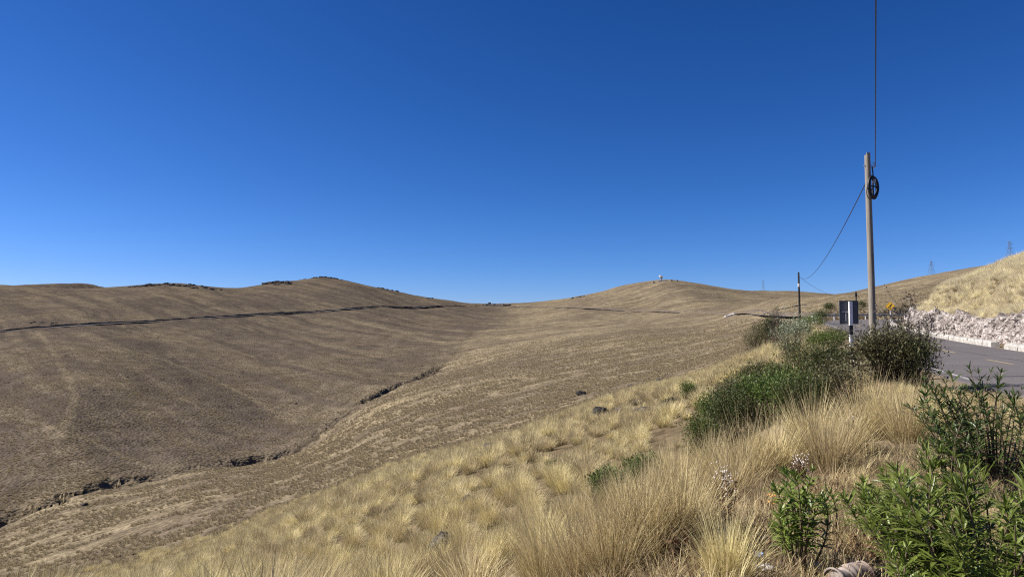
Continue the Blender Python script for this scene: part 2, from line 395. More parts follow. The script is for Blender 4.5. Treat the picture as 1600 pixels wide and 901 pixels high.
M = {}
M['ground'] = ground_material()
M['asphalt'] = asphalt_material()
M['white_rock'] = rock_material('pale_fractured_rock', (.58, .515, .475), (.25, .215, .195), (.085, .066, .055))
M['bright_rock'] = rock_material('bright_white_rock', (.80, .76, .70), (.62, .56, .53), (.30, .26, .24))
M['grey_rock'] = rock_material('grey_boulder_rock', (.26, .23, .20), (.15, .13, .115), (.05, .045, .04), 1.5)
M['dark_rock'] = rock_material('dark_weathered_rock', (.10, .088, .075), (.060, .054, .050), (.028, .026, .024), .4)
M['far_bank'] = rock_material('brown_cut_bank', (.20, .16, .12), (.13, .102, .078), (.060, .048, .038), .5)
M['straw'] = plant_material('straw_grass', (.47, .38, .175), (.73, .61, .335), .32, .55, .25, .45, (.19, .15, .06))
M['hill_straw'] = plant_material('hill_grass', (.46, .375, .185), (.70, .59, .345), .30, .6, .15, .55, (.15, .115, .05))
M['sunlit_straw'] = plant_material('sunlit_bank_grass', (.60, .51, .30), (.86, .77, .54), .30, .6, .15, .40, (.26, .20, .10))  # straw made lighter: the sun on the bank is put into the colour
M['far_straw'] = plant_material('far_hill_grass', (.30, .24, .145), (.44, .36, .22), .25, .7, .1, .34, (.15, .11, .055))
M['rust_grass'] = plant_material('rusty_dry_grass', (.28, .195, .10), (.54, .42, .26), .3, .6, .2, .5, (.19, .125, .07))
M['leaf_dark'] = plant_material('dark_shrub_leaf', (.034, .044, .014), (.105, .122, .042), .28, .55, .22)
M['leaf_mid'] = plant_material('green_shrub_leaf', (.048, .078, .016), (.155, .200, .052), .30, .52, .25)
M['leaf_grey'] = plant_material('silvery_shrub_leaf', (.16, .19, .11), (.42, .46, .32), .2, .6, .3)
M['leaf_olive'] = plant_material('olive_shrub_leaf', (.060, .060, .024), (.235, .215, .105), .25, .5, .35)
M['leaf_purple'] = plant_material('dusky_shrub_leaf', (.034, .032, .022), (.095, .082, .060), .2, .6, .25)
M['leaf_bright'] = plant_material('bright_narrow_leaf', (.095, .145, .022), (.27, .33, .075), .38, .38, .5)
M['leaf_deep'] = plant_material('deep_green_narrow_leaf', (.030, .058, .012), (.095, .135, .032), .3, .35, .5)
M['leaf_brown'] = plant_material('dead_leaf', (.10, .055, .028), (.34, .22, .12), .2, .7, .15)
M['fluff'] = simple('seed_head_fluff', (.62, .54, .46), (.80, .74, .68), 30, .9, .1)
M['orange'] = simple('orange_blossom', (.60, .26, .05), (.72, .40, .10), 30, .8, .2)
M['stem'] = simple('brown_stem', (.085, .058, .038), (.17, .125, .085), 20, .85, .2)
M['stem_grey'] = simple('grey_twig', (.20, .165, .145), (.33, .28, .25), 20, .85, .2)
M['wood'] = simple('weathered_pole_wood', (.17, .148, .122), (.29, .256, .212), 3.0, .85, .15, .5, .01, stretch=(9, 9, .5))
M['dark_wood'] = simple('dark_pole_wood', (.030, .026, .022), (.055, .048, .040), 3.0, .85, .15, .5, .01, stretch=(9, 9, .5))
M['black'] = simple('black_rubber', (.012, .012, .014), (.025, .025, .028), 8, .5, .4)
M['steel'] = simple('galvanised_steel', (.36, .37, .38), (.50, .51, .52), 8, .45, .5, .1, .002, .6)
M['lattice'] = simple('grey_lattice_steel', (.12, .13, .15), (.17, .18, .20), 2, .6, .4)
M['sign_back'] = simple('grey_sign_back', (.050, .056, .068), (.095, .105, .122), 5, .55, .35, .1, .002)
M['white_paint'] = simple('white_paint', (.70, .69, .67), (.82, .81, .79), 10, .6, .3, .2, .003)
M['black_paint'] = simple('black_paint', (.016, .017, .020), (.030, .031, .034), 10, .5, .3)
M['yellow'] = simple('yellow_sign_face', (.78, .42, .02), (.84, .48, .03), 6, .45, .4, .05, .001)
M['yellow_line'] = simple('worn_yellow_line', (.27, .215, .12), (.34, .27, .15), 6, .8, .2)
M['white_line'] = simple('worn_white_line', (.42, .39, .37), (.27, .245, .235), 5, .8, .2)
M['kerb'] = simple('whitewashed_concrete', (.27, .245, .215), (.47, .44, .40), 3, .85, .2, .6, .03)
M['can'] = simple('weathered_tin', (.36, .32, .29), (.20, .125, .095), 7, .55, .4, .3, .01)
M['cloth'] = simple('grey_sacking', (.10, .10, .11), (.36, .36, .37), 40, .9, .1, .6, .01, stretch=(1, 6, 1))
M['plastic'] = simple('black_plastic_film', (.010, .010, .012), (.022, .022, .026), 12, .25, .5, .5, .02)
M['blue'] = simple('blue_white_plastic', (.10, .25, .55), (.62, .68, .76), 14, .35, .5)
M['stone'] = simple('pale_stone', (.40, .36, .31), (.62, .585, .54), 8, .85, .2, .6, .03)
M['white_shell'] = simple('white_dish_skin', (.74, .75, .76), (.84, .84, .85), 3, .5, .3)
M['wall'] = simple('pale_wall_plaster', (.50, .50, .50), (.62, .62, .62), 2, .8, .2)
M['hut'] = simple('dark_hut_wall', (.06, .065, .075), (.10, .105, .115), 2, .7, .2)

# ------------------------------------------------------------------ the ground sheet
def px_line(L_): 
    Q = catmull(np.array(L_, float), 10); f = np.linspace(.55, 1.6, 420); dd = Q[:, 2:3] * f[None]
    hz = height(xr(Q[:, 0:1], dd), dd, detail=False) - zr(Q[:, 1:2], dd)
    best = Q[:, 2].copy()
    for i in range(len(Q)):
        k = np.where(np.sign(hz[i, :-1]) != np.sign(hz[i, 1:]))[0]
        if len(k): best[i] = dd[i, k[np.argmin(np.abs(f[k] - 1))]]
    pad = np.pad(best, 6, mode='edge'); best = np.convolve(pad, np.ones(13) / 13, 'valid')
    return np.stack([xr(Q[:, 0], best), best, zr(Q[:, 1], best)], -1)
TRACKS = [
 ([(560,668,160),(700,655,165),(820,640,150),(930,622,105),(985,611,85)], 1.1, 1),
 ([(640,632,240),(760,618,230),(870,606,200),(960,597,170),(1040,587,150),(1120,574,140),(1168,562,120)], 1.5, 1),
 ([(700,590,300),(800,575,300),(900,556,300),(1000,538,300),(1100,520,290)], 1.6, 1),
 ([(930,540,330),(1010,528,330),(1090,516,330)], 1.3, -1),
 ([(500,490,690),(560,503,600),(640,521,540),(700,540,450)], 5.0, -1),
 ([(330,545,430),(390,557,420),(440,585,370),(480,612,310)], 2.2, 1),
 ([(200,545,400),(300,575,360),(400,625,280),(470,665,245)], 1.4, -1),
 ([(60,515,440),(90,560,350),(120,620,250),(100,690,215)], 1.4, -1),
 ([(150,560,350),(230,620,265),(300,690,215)], 1.8, 1),
 ([(420,500,650),(500,545,470),(580,590,330),(650,600,300)], 1.8, 1),
 ([(0,640,235),(90,665,220),(180,700,205),(240,735,185)], 1.3, -1),
]
def make_ground():
    az = np.concatenate([np.linspace(-180, -44, 60, endpoint=False), np.linspace(-44, 44, 1320, endpoint=False), np.linspace(44, 180, 60, endpoint=False)])
    az = np.radians(az)
    seg = [(.4, 6, .03), (6, 90, .012), (90, 135, .012), (135, 430, .0034), (430, 1150, .0075), (1150, 2200, .02), (2200, 5500, .06)]
    rr = np.concatenate([np.exp(np.arange(math.log(a), math.log(b), s)) for a, b, s in seg] + [[5500.0]])
    nA, nR = len(az), len(rr)
    X = np.sin(az)[:, None] * rr[None]; Y = np.cos(az)[:, None] * rr[None]
    Z, G = height(X, Y, want_gully=True)
    # which side of the valley, and coordinates across / along the fall line
    sx = np.interp(Y.ravel(), STc[:, 1], STc[:, 0], left=STc[0, 0], right=0).reshape(X.shape)
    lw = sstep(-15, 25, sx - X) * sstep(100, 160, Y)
    far = np.clip(lw, 0, 1)
    wob = 14 * fbm(X / 90, Y / 90, 61, 3)
    ql = X * .72 + Y * .69 + wob; pl = X * .69 - Y * .72
    qr = X * .55 - Y * .83 + wob; pr = X * .83 + Y * .55
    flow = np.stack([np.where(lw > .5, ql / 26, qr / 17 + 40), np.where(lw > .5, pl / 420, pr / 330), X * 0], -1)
    rho = np.hypot(X, Y)
    d, s, i, t = nearest_on(CE, np.where(rho < 140, X, 999).ravel(), np.where(rho < 140, Y, 999).ravel())
    road = (1 - sstep(3.6, 6.6, d)).reshape(X.shape)
    patch = 1 - sstep(.6, 1.15, np.hypot((X - 2.4) / 3.4, (Y - 5.0) / 3.6) + .5 * fbm(X / 1.3, Y / 1.3, 81))
    verge = (1 - sstep(2.6, 4.5, np.hypot((X - 9), (Y - 12)) / 1.6)) * .8
    dirt = np.clip(np.maximum(np.maximum(road, patch), verge), 0, 1)
    track = np.zeros(X.shape)
    for pts, wid, sg in TRACKS:
        P_ = px_line(pts); b0 = P_.min(0) - 12; b1 = P_.max(0) + 12
        m_ = (X > b0[0]) & (X < b1[0]) & (Y > b0[1]) & (Y < b1[1])
        dd_ = nearest_on(P_[::2], X[m_] + 1.5 * vnoise(X[m_] / 6, Y[m_] / 6, 5), Y[m_] + 1.5 * vnoise(X[m_] / 6, Y[m_] / 6, 6))[0]
        tv = sg * (1 - sstep(wid * .5, wid * 1.3, dd_)) * (.65 + .7 * vnoise(X[m_] / 9, Y[m_] / 9, 7))
        track[m_] = np.where(np.abs(tv) > np.abs(track[m_]), tv, track[m_])
    V = np.stack([X, Y, Z], -1).reshape(-1, 3)
    idx = np.arange(nA * nR).reshape(nA, nR); nx = np.roll(idx, -1, 0)
    F = np.stack([idx[:, :-1], idx[:, 1:], nx[:, 1:], nx[:, :-1]], -1).reshape(-1, 4)
    V = np.vstack([V, [0, 0, float(Z[:, 0].mean())]])
    T = np.stack([np.full(nA, nA * nR), idx[:, 0], nx[:, 0]], -1)
    ap = lambda a: np.append(a.ravel(), 0)
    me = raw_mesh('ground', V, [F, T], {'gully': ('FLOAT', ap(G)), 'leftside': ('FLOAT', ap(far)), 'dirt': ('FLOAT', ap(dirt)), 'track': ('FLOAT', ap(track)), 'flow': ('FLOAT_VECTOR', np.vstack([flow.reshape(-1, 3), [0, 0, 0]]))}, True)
    me.materials.append(M['ground']); o = bpy.data.objects.new('ground', me); link(o)
    return tag(o, 'dry straw coloured grassland hills folding down to a narrow stream valley', 'terrain', kind='structure')
make_ground()

# ------------------------------------------------------------------ the near road
def ribbon(A, B, cols, name, m, dz=0.0, skirt=0.0):
    t = np.linspace(0, 1, cols)
    V = A[:, None] * (1 - t)[None, :, None] + B[:, None] * t[None, :, None]
    V[..., 2] += dz
    n0, n1 = V.shape[:2]; idx = np.arange(n0 * n1).reshape(n0, n1)
    F = np.stack([idx[:-1, :-1], idx[:-1, 1:], idx[1:, 1:], idx[1:, :-1]], -1).reshape(-1, 4)
    mb = MB(); mb.add(V.reshape(-1, 3), F)
    if skirt:
        for e, fl in ((0, False), (-1, True)):
            top = V[:, e]; bot = top - np.array([0, 0, skirt]); W_ = np.concatenate([top, bot])
            k = np.arange(n0 - 1); f = np.stack([k, k + 1, k + 1 + n0, k + n0], -1)
            mb.add(W_, f[:, ::-1] if fl else f)
    return mb.build(name, m, smooth=False)
tag(ribbon(LE, RE, 7, 'road', M['asphalt'], 0.0, .14), 'grey asphalt road curving uphill past the pale rock cutting', 'road', kind='structure')
def along(P):
    s = np.concatenate([[0], np.cumsum(np.linalg.norm(np.diff(P[:, :2], axis=0), axis=1))]); return s
def at_s(P, s, q):
    return np.stack([np.interp(q, s, P[:, k]) for k in range(3)], -1)
def off(frac, q, shift=0.0):
    s = along(CE); L_ = at_s(LE, s, q); R_ = at_s(RE, s, q)
    P = L_ + (R_ - L_) * frac; ref = LE if frac == 0 else RE if frac == 1 else CE
    e_ = at_s(ref, s, np.asarray(q) + .4) - at_s(ref, s, np.asarray(q) - .4); e_[:, 2] = 0; e_ /= np.maximum(np.linalg.norm(e_, axis=1, keepdims=True), 1e-9)
    return P + np.stack([e_[:, 1], -e_[:, 0], e_[:, 0] * 0], -1) * shift
SROAD = along(CE)
lm = MB()
q = np.linspace(0, SROAD[-1], 160)
A_ = off(0, q, .28); B_ = off(0, q, .40)
tag(ribbon(A_, B_, 2, 'edge_line', M['white_line'], .004), 'worn white edge line along the near side of the road', 'road marking', kind='structure')
s0 = 6.0
yl = MB()
while s0 < SROAD[-1] - 4:
    qq = np.linspace(s0, s0 + 3.0, 8); A_ = off(.5, qq, -.06); B_ = off(.5, qq, .06)
    V = np.concatenate([A_, B_]); V[:, 2] += .004; k = np.arange(7)
    yl.add(V, np.stack([k, k + 8, k + 9, k + 1], -1)); s0 += 8.0
tag(yl.build('centre_line', M['yellow_line']), 'broken yellow centre line on the asphalt', 'road marking', kind='structure')

# ------------------------------------------------------------------ pale rock cutting beside the road
def rock_bank():
    q = np.arange(14, SROAD[-1] - 6, .11); rows = 46
    base = off(1, q, 2.05); top = off(1, q, 3.1)
    zt = height(top[:, 0] + .2, top[:, 1])
    nat = height(off(1, q, 3.75)[:, 0], off(1, q, 3.75)[:, 1]) + .22
    dirn = (top - base); dirn[:, 2] = 0; dirn /= np.linalg.norm(dirn, axis=1, keepdims=True)
    t = np.linspace(-.12, 1.0, rows)
    zb = height(base[:, 0], base[:, 1]) - .1
    nat = zb + np.clip(nat - zb, .9, 3.2)
    ztop = np.maximum(nat, zb + .6) + .7 * vnoise(q / 5.3, q * 0, 95) + .45 * vnoise(q / 1.3, q * 0, 91) + .25 * vnoise(q / .4, q * 0, 92)
    S, T = np.meshgrid(q, t, indexing='ij')
    hgt = (ztop - zb)[:, None]
    Zf = zb[:, None] + hgt * T
    # blocky ledges: chunky displacement towards the road
    def cell(a, b, seed, amp):
        ia, ib = np.floor(a), np.floor(b); return (_hash(ia, ib, seed) - .5) * amp
    sk = S + .55 * (T * hgt)
    disp = cell(sk / .85 + .5 * vnoise(S / .6, T * 3, 3), T * hgt / .5 + .6 * vnoise(S / .8, T * 2, 5), 101, .30) + cell(sk / .27 + .4 * vnoise(S / .3, T * 5, 4), T * hgt / .2, 103, .15)
    disp += .5 * fbm(S / 1.6, T * hgt / 1.1, 105, 4)
    lay = (np.maximum(T, 0) ** 1.2) * .85 - disp * np.clip(1.2 - np.abs(T - .5) * 1.2, .2, 1)
    X = base[:, None, 0] + dirn[:, None, 0] * lay; Y = base[:, None, 1] + dirn[:, None, 1] * lay
    cap = np.stack([top[:, 0] + dirn[:, 0] * .9, top[:, 1] + dirn[:, 1] * .9, height(top[:, 0] + dirn[:, 0] * .9, top[:, 1] + dirn[:, 1] * .9) - .15], -1)
    V = np.concatenate([np.stack([X, Y, Zf], -1), cap[:, None]], 1)
    n0, n1 = V.shape[:2]; idx = np.arange(n0 * n1).reshape(n0, n1)
    F = np.stack([idx[:-1, :-1], idx[:-1, 1:], idx[1:, 1:], idx[1:, :-1]], -1).reshape(-1, 4)
    o = MB().add(V.reshape(-1, 3), F).build('rock_bank', M['white_rock'])
    return tag(o, 'pale pinkish white fractured rock cutting along the uphill side of the road', 'rock face', kind='structure')
rock_bank()

# ------------------------------------------------------------------ the far road round the head of the valley
def swept(P, prof, name, m, label, cat, seed, jit=.3):
    """P centre line on the ground; prof list of (offset to the uphill side, height)"""
    s = along(P); q = np.arange(0, s[-1], 2.2); c = at_s(P, s, q)
    T = np.gradient(c[:, :2], axis=0); T /= np.linalg.norm(T, axis=1, keepdims=True)
    Nn = np.stack([-T[:, 1], T[:, 0]], -1)
    hb = height(c[:, 0] + Nn[:, 0] * 6, c[:, 1] + Nn[:, 1] * 6) - height(c[:, 0] - Nn[:, 0] * 6, c[:, 1] - Nn[:, 1] * 6)
    Nn = np.where((hb.mean() > 0), 1, -1) * Nn
    V = []
    zc = height(c[:, 0], c[:, 1], detail=False)
    for k, (o_, h_, rel) in enumerate(prof):
        oo = o_ + jit * 1.5 * vnoise(q / 4, q * 0 + k, seed + k); x = c[:, 0] + Nn[:, 0] * oo; y = c[:, 1] + Nn[:, 1] * oo
        zz = np.maximum(height(x, y, detail=False), np.convolve(np.pad(height(x, y), 8, mode='edge'), np.ones(17) / 17, 'valid')) if rel == 'g' else zc
        V.append(np.stack([x, y, zz + h_ * (1 + .8 * vnoise(q / 7, q * 0 + 5 * k, seed + 20) + .5 * vnoise(q / 40, q * 0, seed + 33)) + jit * vnoise(q / 3, q * 0 + k, seed + 9)], -1))
    V = np.stack(V, 1); n0, n1 = V.shape[:2]; idx = np.arange(n0 * n1).reshape(n0, n1)
    F = np.stack([idx[:-1, :-1], idx[:-1, 1:], idx[1:, 1:], idx[1:, :-1]], -1).reshape(-1, 4)
    return tag(MB().add(V.reshape(-1, 3), F).build(name, m), label, cat, kind='structure')
FL = px_line([(-160,532,400),(0,518.5,450),(130,509,500),(260,501,560),(380,493.5,635),(480,487.5,700),(560,483,770),(640,480,850),(690,478.6,920),(730,478,965)])
FR = px_line([(800,478.5,960),(860,480,900),(930,483,800),(1000,486,700),(1070,488.5,610),(1150,491,500),(1200,493,410),(1250,494,330),(1290,496,260)])
swept(FL, [(-3.2, .12, 'c'), (3.0, .2, 'c')], 'far_road', M['asphalt'], 'narrow far road traversing the left hillside', 'road', 201, .15)
swept(FL, [(2.9, .1, 'c'), (3.3, .95, 'g'), (4.6, .7, 'g'), (8.0, -.5, 'g')], 'road_bank', M['far_bank'], 'dark cut bank above the far road on the left hillside', 'bank', 221, .4)
swept(FR, [(-3.0, .05, 'c'), (2.6, .1, 'c')], 'far_road', M['asphalt'], 'narrow far road crossing below the right hand hill', 'road', 241, .15)
swept(FR, [(2.5, -.1, 'c'), (3.2, 1.0, 'g'), (4.5, .6, 'g'), (8.0, -.5, 'g')], 'road_bank', M['far_bank'], 'brown cut bank above the far road below the right hand hill', 'bank', 261, .4)

# ------------------------------------------------------------------ rocks
def rock_mesh(name, m, size=(1, 1, .7), seed=0, sub=3, rough=.35):
    import bmesh
    bm = bmesh.new(); bmesh.ops.create_icosphere(bm, subdivisions=sub, radius=.5)
    rs = np.random.default_rng(seed); cuts = [(rs.normal(size=3), rs.uniform(.26, .42)) for _ in range(9)]
    cuts = [(c / np.linalg.norm(c), d) for c, d in cuts]
    for v in bm.verts:
        p = np.array(v.co)
        for c, d in cuts:
            e = p @ c - d
            if e > 0: p = p - c * e * .92
        nz = float(fbm(np.array([p[0] * 5 + seed]), np.array([p[1] * 5 + p[2] * 4]), seed, 3)[0])
        p = p * (1 + rough * nz); v.co = p * np.array(size)
    me = bpy.data.meshes.new(name); bm.to_mesh(me); bm.free(); me.materials.append(m); return me
def rock(name, u, d, size, label, m='grey_rock', seed=0, sink=.12, cat='rock', group=None, rz=0.0, dz=0.0):
    x, y, z = onpx(u, d)
    me = rock_mesh(name, M[m], size, seed, 4 if max(size) / d > .03 else 3)
    o = bpy.data.objects.new(name, me); link(o); o.location = (x, y, z + size[2] * (.5 - sink) * .8 + dz); o.rotation_euler = (0, 0, rz)
    return tag(o, label, cat, group)
rock('boulder', 940, 47, (1.2, .8, 1.25), 'dark jagged boulder at the upper edge of the tussock slope', 'dark_rock', 3)
rock('boulder', 968, 45, (1.0, .6, .6), 'low flat grey rock just right of the dark jagged boulder', 'grey_rock', 5)
rock('boulder', 1003, 40, (1.3, .7, .75), 'pale pinkish slab half buried in grass left of the small dark shrub', 'grey_rock', 7)
rock('boulder', 768, 42, (.95, .6, .9), 'small grey rock with a dark hollow on the middle of the slope', 'grey_rock', 9)
rock('boulder', 690, 12.2, (.50, .38, .55), 'grey lichen covered rock poking out of tussocks at the photo bottom', 'grey_rock', 11)
rock('boulder', 737, 18, (.55, .4, .3), 'small mauve grey stone showing between tussocks in mid slope', 'grey_rock', 13)
rock('boulder', 908, 130, (2.2, 1.4, 1.0), 'black lone rock out on the smooth valley slope', 'dark_rock', 15)
rock('boulder', 985, 118, (1.3, 1.0, .7), 'tiny dark rock farther right on the smooth valley slope', 'dark_rock', 17)
rock('boulder', 1030, 112, (1.8, 1.2, .9), 'second dark rock at the end of the faint brown track', 'dark_rock', 19)
# rocky tops and outcrops on the left hill: each one craggy mass
def outcrop(u, d, w, dep, h, label, m='dark_rock', seed=0, lumps=14, cat='rock outcrop', along_=(1, 0)):
    x0, y0 = xr(u, d), d; mb = MB(); rs = np.random.default_rng(seed)
    for k in range(lumps):
        px = x0 + rs.uniform(-.5, .5) * w; py = y0 + rs.uniform(-.5, .5) * dep
        sz = rs.uniform(.35, 1.0) * h; me = rock_mesh('tmp', M[m], (sz * rs.uniform(1.2, 2.8), sz * rs.uniform(1, 2), sz), seed * 31 + k, 2)
        V = np.array([v.co for v in me.vertices]) + np.array([px, py, H(px, py) + sz * .18]); F = np.array([p.vertices for p in me.polygons])
        bpy.data.meshes.remove(me); mb.add(V, F)
    o = mb.build('rock_outcrop', M[m]); return tag(o, label, cat)
outcrop(262, 850, 80, 50, 3.6, 'broad scatter of dark crags below the left skyline', seed=41, lumps=60)
outcrop(320, 830, 34, 22, 2.8, 'small cluster of dark crags right of the broad scatter', seed=42, lumps=16)
outcrop(434, 965, 34, 10, 4.5, 'dark craggy ledge left of the highest left hilltop', seed=43, lumps=34)
outcrop(440, 940, 22, 8, 2.6, 'thin line of stones under the dark craggy ledge', seed=44, lumps=12)
outcrop(502, 1075, 70, 10, 3.4, 'dark rocky rim crowning the highest left hilltop', seed=45, lumps=30)
outcrop(605, 1055, 34, 8, 3.2, 'dark ledge of rock on the ridge falling from the left hilltop', seed=46, lumps=18)
outcrop(670, 1040, 10, 6, 3.0, 'lone small crag on the ridge near the saddle', seed=47, lumps=6)
outcrop(69, 480, 16, 8, 1.8, 'black rocks lying above the left end of the far road', seed=48, lumps=10)
outcrop(905, 1005, 18, 8, 2.8, 'low dark crag on the left flank of the right hill', seed=49, lumps=10)
outcrop(776, 985, 36, 10, 4.2, 'grey rubble bank under the sign at the saddle', 'grey_rock', 50, 60)
outcrop(1222, 395, 26, 4, 1.5, 'broken brown stones along the far road edge left of the roadside shrubs', 'grey_rock', 51, 30)
outcrop(742, 975, 12, 8, 2.2, 'few dark stones left of the rubble bank at the saddle', 'dark_rock', 52, 8)
outcrop(1141, 505, 6.4, 1.4, 2.5, 'bright white rock face exposed beside the far road', 'bright_rock', 53, 12)

# ------------------------------------------------------------------ utility poles, cables, pylons
def pole(u, d, vtop, rb, rt, label, m, fittings=True, base_z=None):
    x, y, z = onpx(u, d); zt = zr(vtop, d); e = empty('utility_pole', (x, y, z), label, 'utility pole')
    hh = zt - z; k = 26; t = np.linspace(0, 1, k)
    P = np.stack([.012 * np.sin(t * 5), .010 * np.cos(t * 4), -.3 + t * (hh + .3)], -1)
    MB().tube(P, rb + (rt - rb) * t, 18).build('shaft', M[m], e, smooth=True)
    return e, hh
e, hh = pole(1362, 20, 240, .100, .076, 'tall weathered wooden utility pole with a cable coil, nearest the road', 'wood')
MB().box((.02, 0, hh + .03), (.10, .03, .09)).build('split_top', M['wood'], e)
b = MB(); b.tube([(-.14, -.02, hh - .30), (.20, -.02, hh - .30)], .012, 8); b.tube([(.13, -.03, hh - .22), (.19, -.05, hh - .26), (.2, -.05, hh - .33), (.12, -.04, hh - .38)], .016, 8)
b.build('bracket', M['steel'], e)
MB().tube([(.095, -.04, hh - .33), (.115, -.04, hh - .5), (.125, -.05, hh - .75)], .018, 8).build('clamp', M['black'], e)
px, py, pz = e.location
tdir = np.array([.86, .51, 0]); tdir /= np.linalg.norm(tdir)
cc = MB(); cz_ = zr(293, 20) - pz
rs = np.random.default_rng(5)
for k in range(11):
    a = np.linspace(0, 2 * math.pi, 33); r1, r2 = .205 + rs.uniform(-.03, .03), .295 + rs.uniform(-.03, .03); o_ = rs.uniform(-.03, .03, 3)
    cc.tube(np.stack([np.cos(a) * r1 * tdir[0] + o_[0], np.cos(a) * r1 * tdir[1] + o_[1], np.sin(a) * r2 + o_[2]], -1), .017, 6, caps=False)
a = np.linspace(0, 2 * math.pi, 33); cc.tube(np.stack([-.13 + .13 * np.cos(a), -.05 + .1 * np.cos(a), -.16 + .18 * np.sin(a)], -1), .011, 6, caps=False)
coil = empty('cable_coil', (px + .03, py - .19, pz + cz_), 'black coil of spare cable hanging on the nearest utility pole', 'cable coil')
cc.build('cable_winding', M['black'], coil, smooth=True)
b = MB(); b.box((0, 0, .03), (.40, .04, .035), Matrix.Rotation(math.atan2(tdir[1], tdir[0]), 3, 'Z')); b.box((0, 0, 0), (.035, .04, .60)); b.build('cross_holder', M['black'], coil)
MB().tube([(.02, -.03, .12), (.03, -.03, .22)], .04, 8).build('splice_case', M['steel'], coil)
def cable(A_, B_, sag, r, label, n_=60):
    t = np.linspace(0, 1, n_); P = np.asarray(A_)[None] * (1 - t)[:, None] + np.asarray(B_)[None] * t[:, None]; P[:, 2] -= 4 * sag * t * (1 - t)
    return tag(MB().tube(P, r, 5).build('overhead_cable', M['black'], smooth=True), label, 'cable')
e2, h2 = pole(1249, 84, 425, .15, .10, 'dark slanting far pole with a pale band rising from the roadside shrubs', 'dark_wood')
MB().tube([(0, 0, h2 - 1.75), (0, 0, h2 - 1.35)], .125, 12).build('pale_band', M['white_paint'], e2)
e3, h3 = pole(1338, 160, 455, .16, .12, 'small distant pole showing just above the grey sign', 'dark_wood')
MB().box((0, 0, h3 - .8), (.36, .3, .9)).build('equipment_box', M['black'], e3)
p2 = np.array(e2.location); p3 = np.array(e3.location)
cable((px + .19, py - .05, pz + hh - .3), (-8.2, -16.2, pz + hh + .15), .12, .011, 'black cable running up from the nearest pole out of the top of the photo')
cable((px - .08, py, zr(285, 20)), p2 + np.array([0, 0, h2 - .45]), 1.25, .014, 'black cable sagging from the nearest pole to the dark slanting pole')
cable(p2 + np.array([0, 0, h2 - .5]), p3 + np.array([0, 0, h3 - .3]), 1.6, .016, 'thin cable dropping from the dark slanting pole towards the distant pole')
cable(p3 + np.array([0, 0, h3 - .35]), (xr(1450, 150), 150, zr(461.5, 150)), .3, .018, 'thin level cable leading from the distant pole to the grassy bank')

def pylon(u, d, vtop, w, label, arms=2, group='lattice pylons on the skyline', m='lattice'):
    x, y, z = onpx(u, d); h = zr(vtop, d) - z; e = empty('lattice_pylon', (x, y, z), label, 'pylon', group); mb = MB(); r = .0010 * h + .05
    lev = [0, .2, .38, .54, .68, .8, .9, 1.0]; wd = [w * (1 - .93 * l) / 2 if l < .68 else w * .13 for l in lev]
    for sx in (-1, 1):
        for sy in (-1, 1): mb.tube([(sx * a, sy * a, l * h) for l, a in zip(lev, wd)], r, 4)
    for i in range(len(lev) - 1):
        for (ax, ay), (bx, by) in (((-1,-1),(1,-1)),((1,-1),(1,1)),((1,1),(-1,1)),((-1,1),(-1,-1))):
            mb.tube([(ax * wd[i], ay * wd[i], lev[i] * h), (bx * wd[i+1], by * wd[i+1], lev[i+1] * h)], r * .7, 3, caps=False)
            mb.tube([(bx * wd[i], by * wd[i], lev[i] * h), (ax * wd[i+1], ay * wd[i+1], lev[i+1] * h)], r * .7, 3, caps=False)
    mb.build('tower_frame', M[m], e)
    for k in range(arms):
        zz = h * (.66 + .2 * k); L_ = w * (.62 - .1 * k); a = MB()
        side = (-1, 1) if k == 0 else (1,)
        for sx in side:
            a.tube([(0, 0, zz), (sx * L_, 0, zz + .01 * h)], r * .8, 4); a.tube([(0, 0, zz + .04 * h), (sx * L_, 0, zz + .01 * h)], r * .6, 4); a.tube([(sx * L_, 0, zz + .01 * h), (sx * L_, 0, zz - .035 * h)], r, 5)
        a.build('cross_arm', M[m], e)
    return e
pylon(1457, 600, 407, 4.4, 'slim grey lattice pylon at the crest, the middle one of three')
pylon(1581, 480, 376, 4.6, 'tallest grey lattice pylon above the grassy bank at far right')
pylon(1193, 1350, 437, 5.0, 'faint lattice mast on the far ridge right of the white dish', 0)

# ------------------------------------------------------------------ signs
def sign_back():
    x, y, z = onpx(1326, 24); e = empty('road_sign', (x, y, z), 'grey back of a road sign on a black and white post beside the tall pole', 'road sign', None, R(-6))
    zt = zr(469.5, 24) - z; zb = zr(506, 24) - z; w = .60
    mb = MB(); mb.box((0, 0, (zt + zb) / 2), (w, .018, zt - zb)); mb.box((0, .0, zt - .01), (w + .012, .03, .02)); mb.box((0, .0, zb + .01), (w + .012, .03, .02)); mb.box((w / 2, 0, (zt + zb) / 2), (.014, .032, zt - zb)); mb.box((-w / 2, 0, (zt + zb) / 2), (.014, .032, zt - zb))
    mb.build('sign_panel', M['sign_back'], e)
    bands = [(zr(471, 24) - z, zr(508, 24) - z, 0), (zr(508, 24) - z, zr(523, 24) - z, 1), (zr(523, 24) - z, zr(540, 24) - z, 0), (zr(540, 24) - z, -.2, 1)]
    pm = MB()
    for a, b_, mi in bands: pm.box((0.03, -.085, (a + b_) / 2), (.105, .09, a - b_ - .001), None, mi)
    pm.build('post', [M['white_paint'], M['black_paint']], e)
    br = MB(); br.box((-.12, -.02, (zt + zb) / 2 + .02), (.20, .03, .02)); br.box((-.11, -.02, (zt + zb) / 2 - .14), (.02, .03, .3)); br.build('mounting_strap', M['steel'], e)
sign_back()
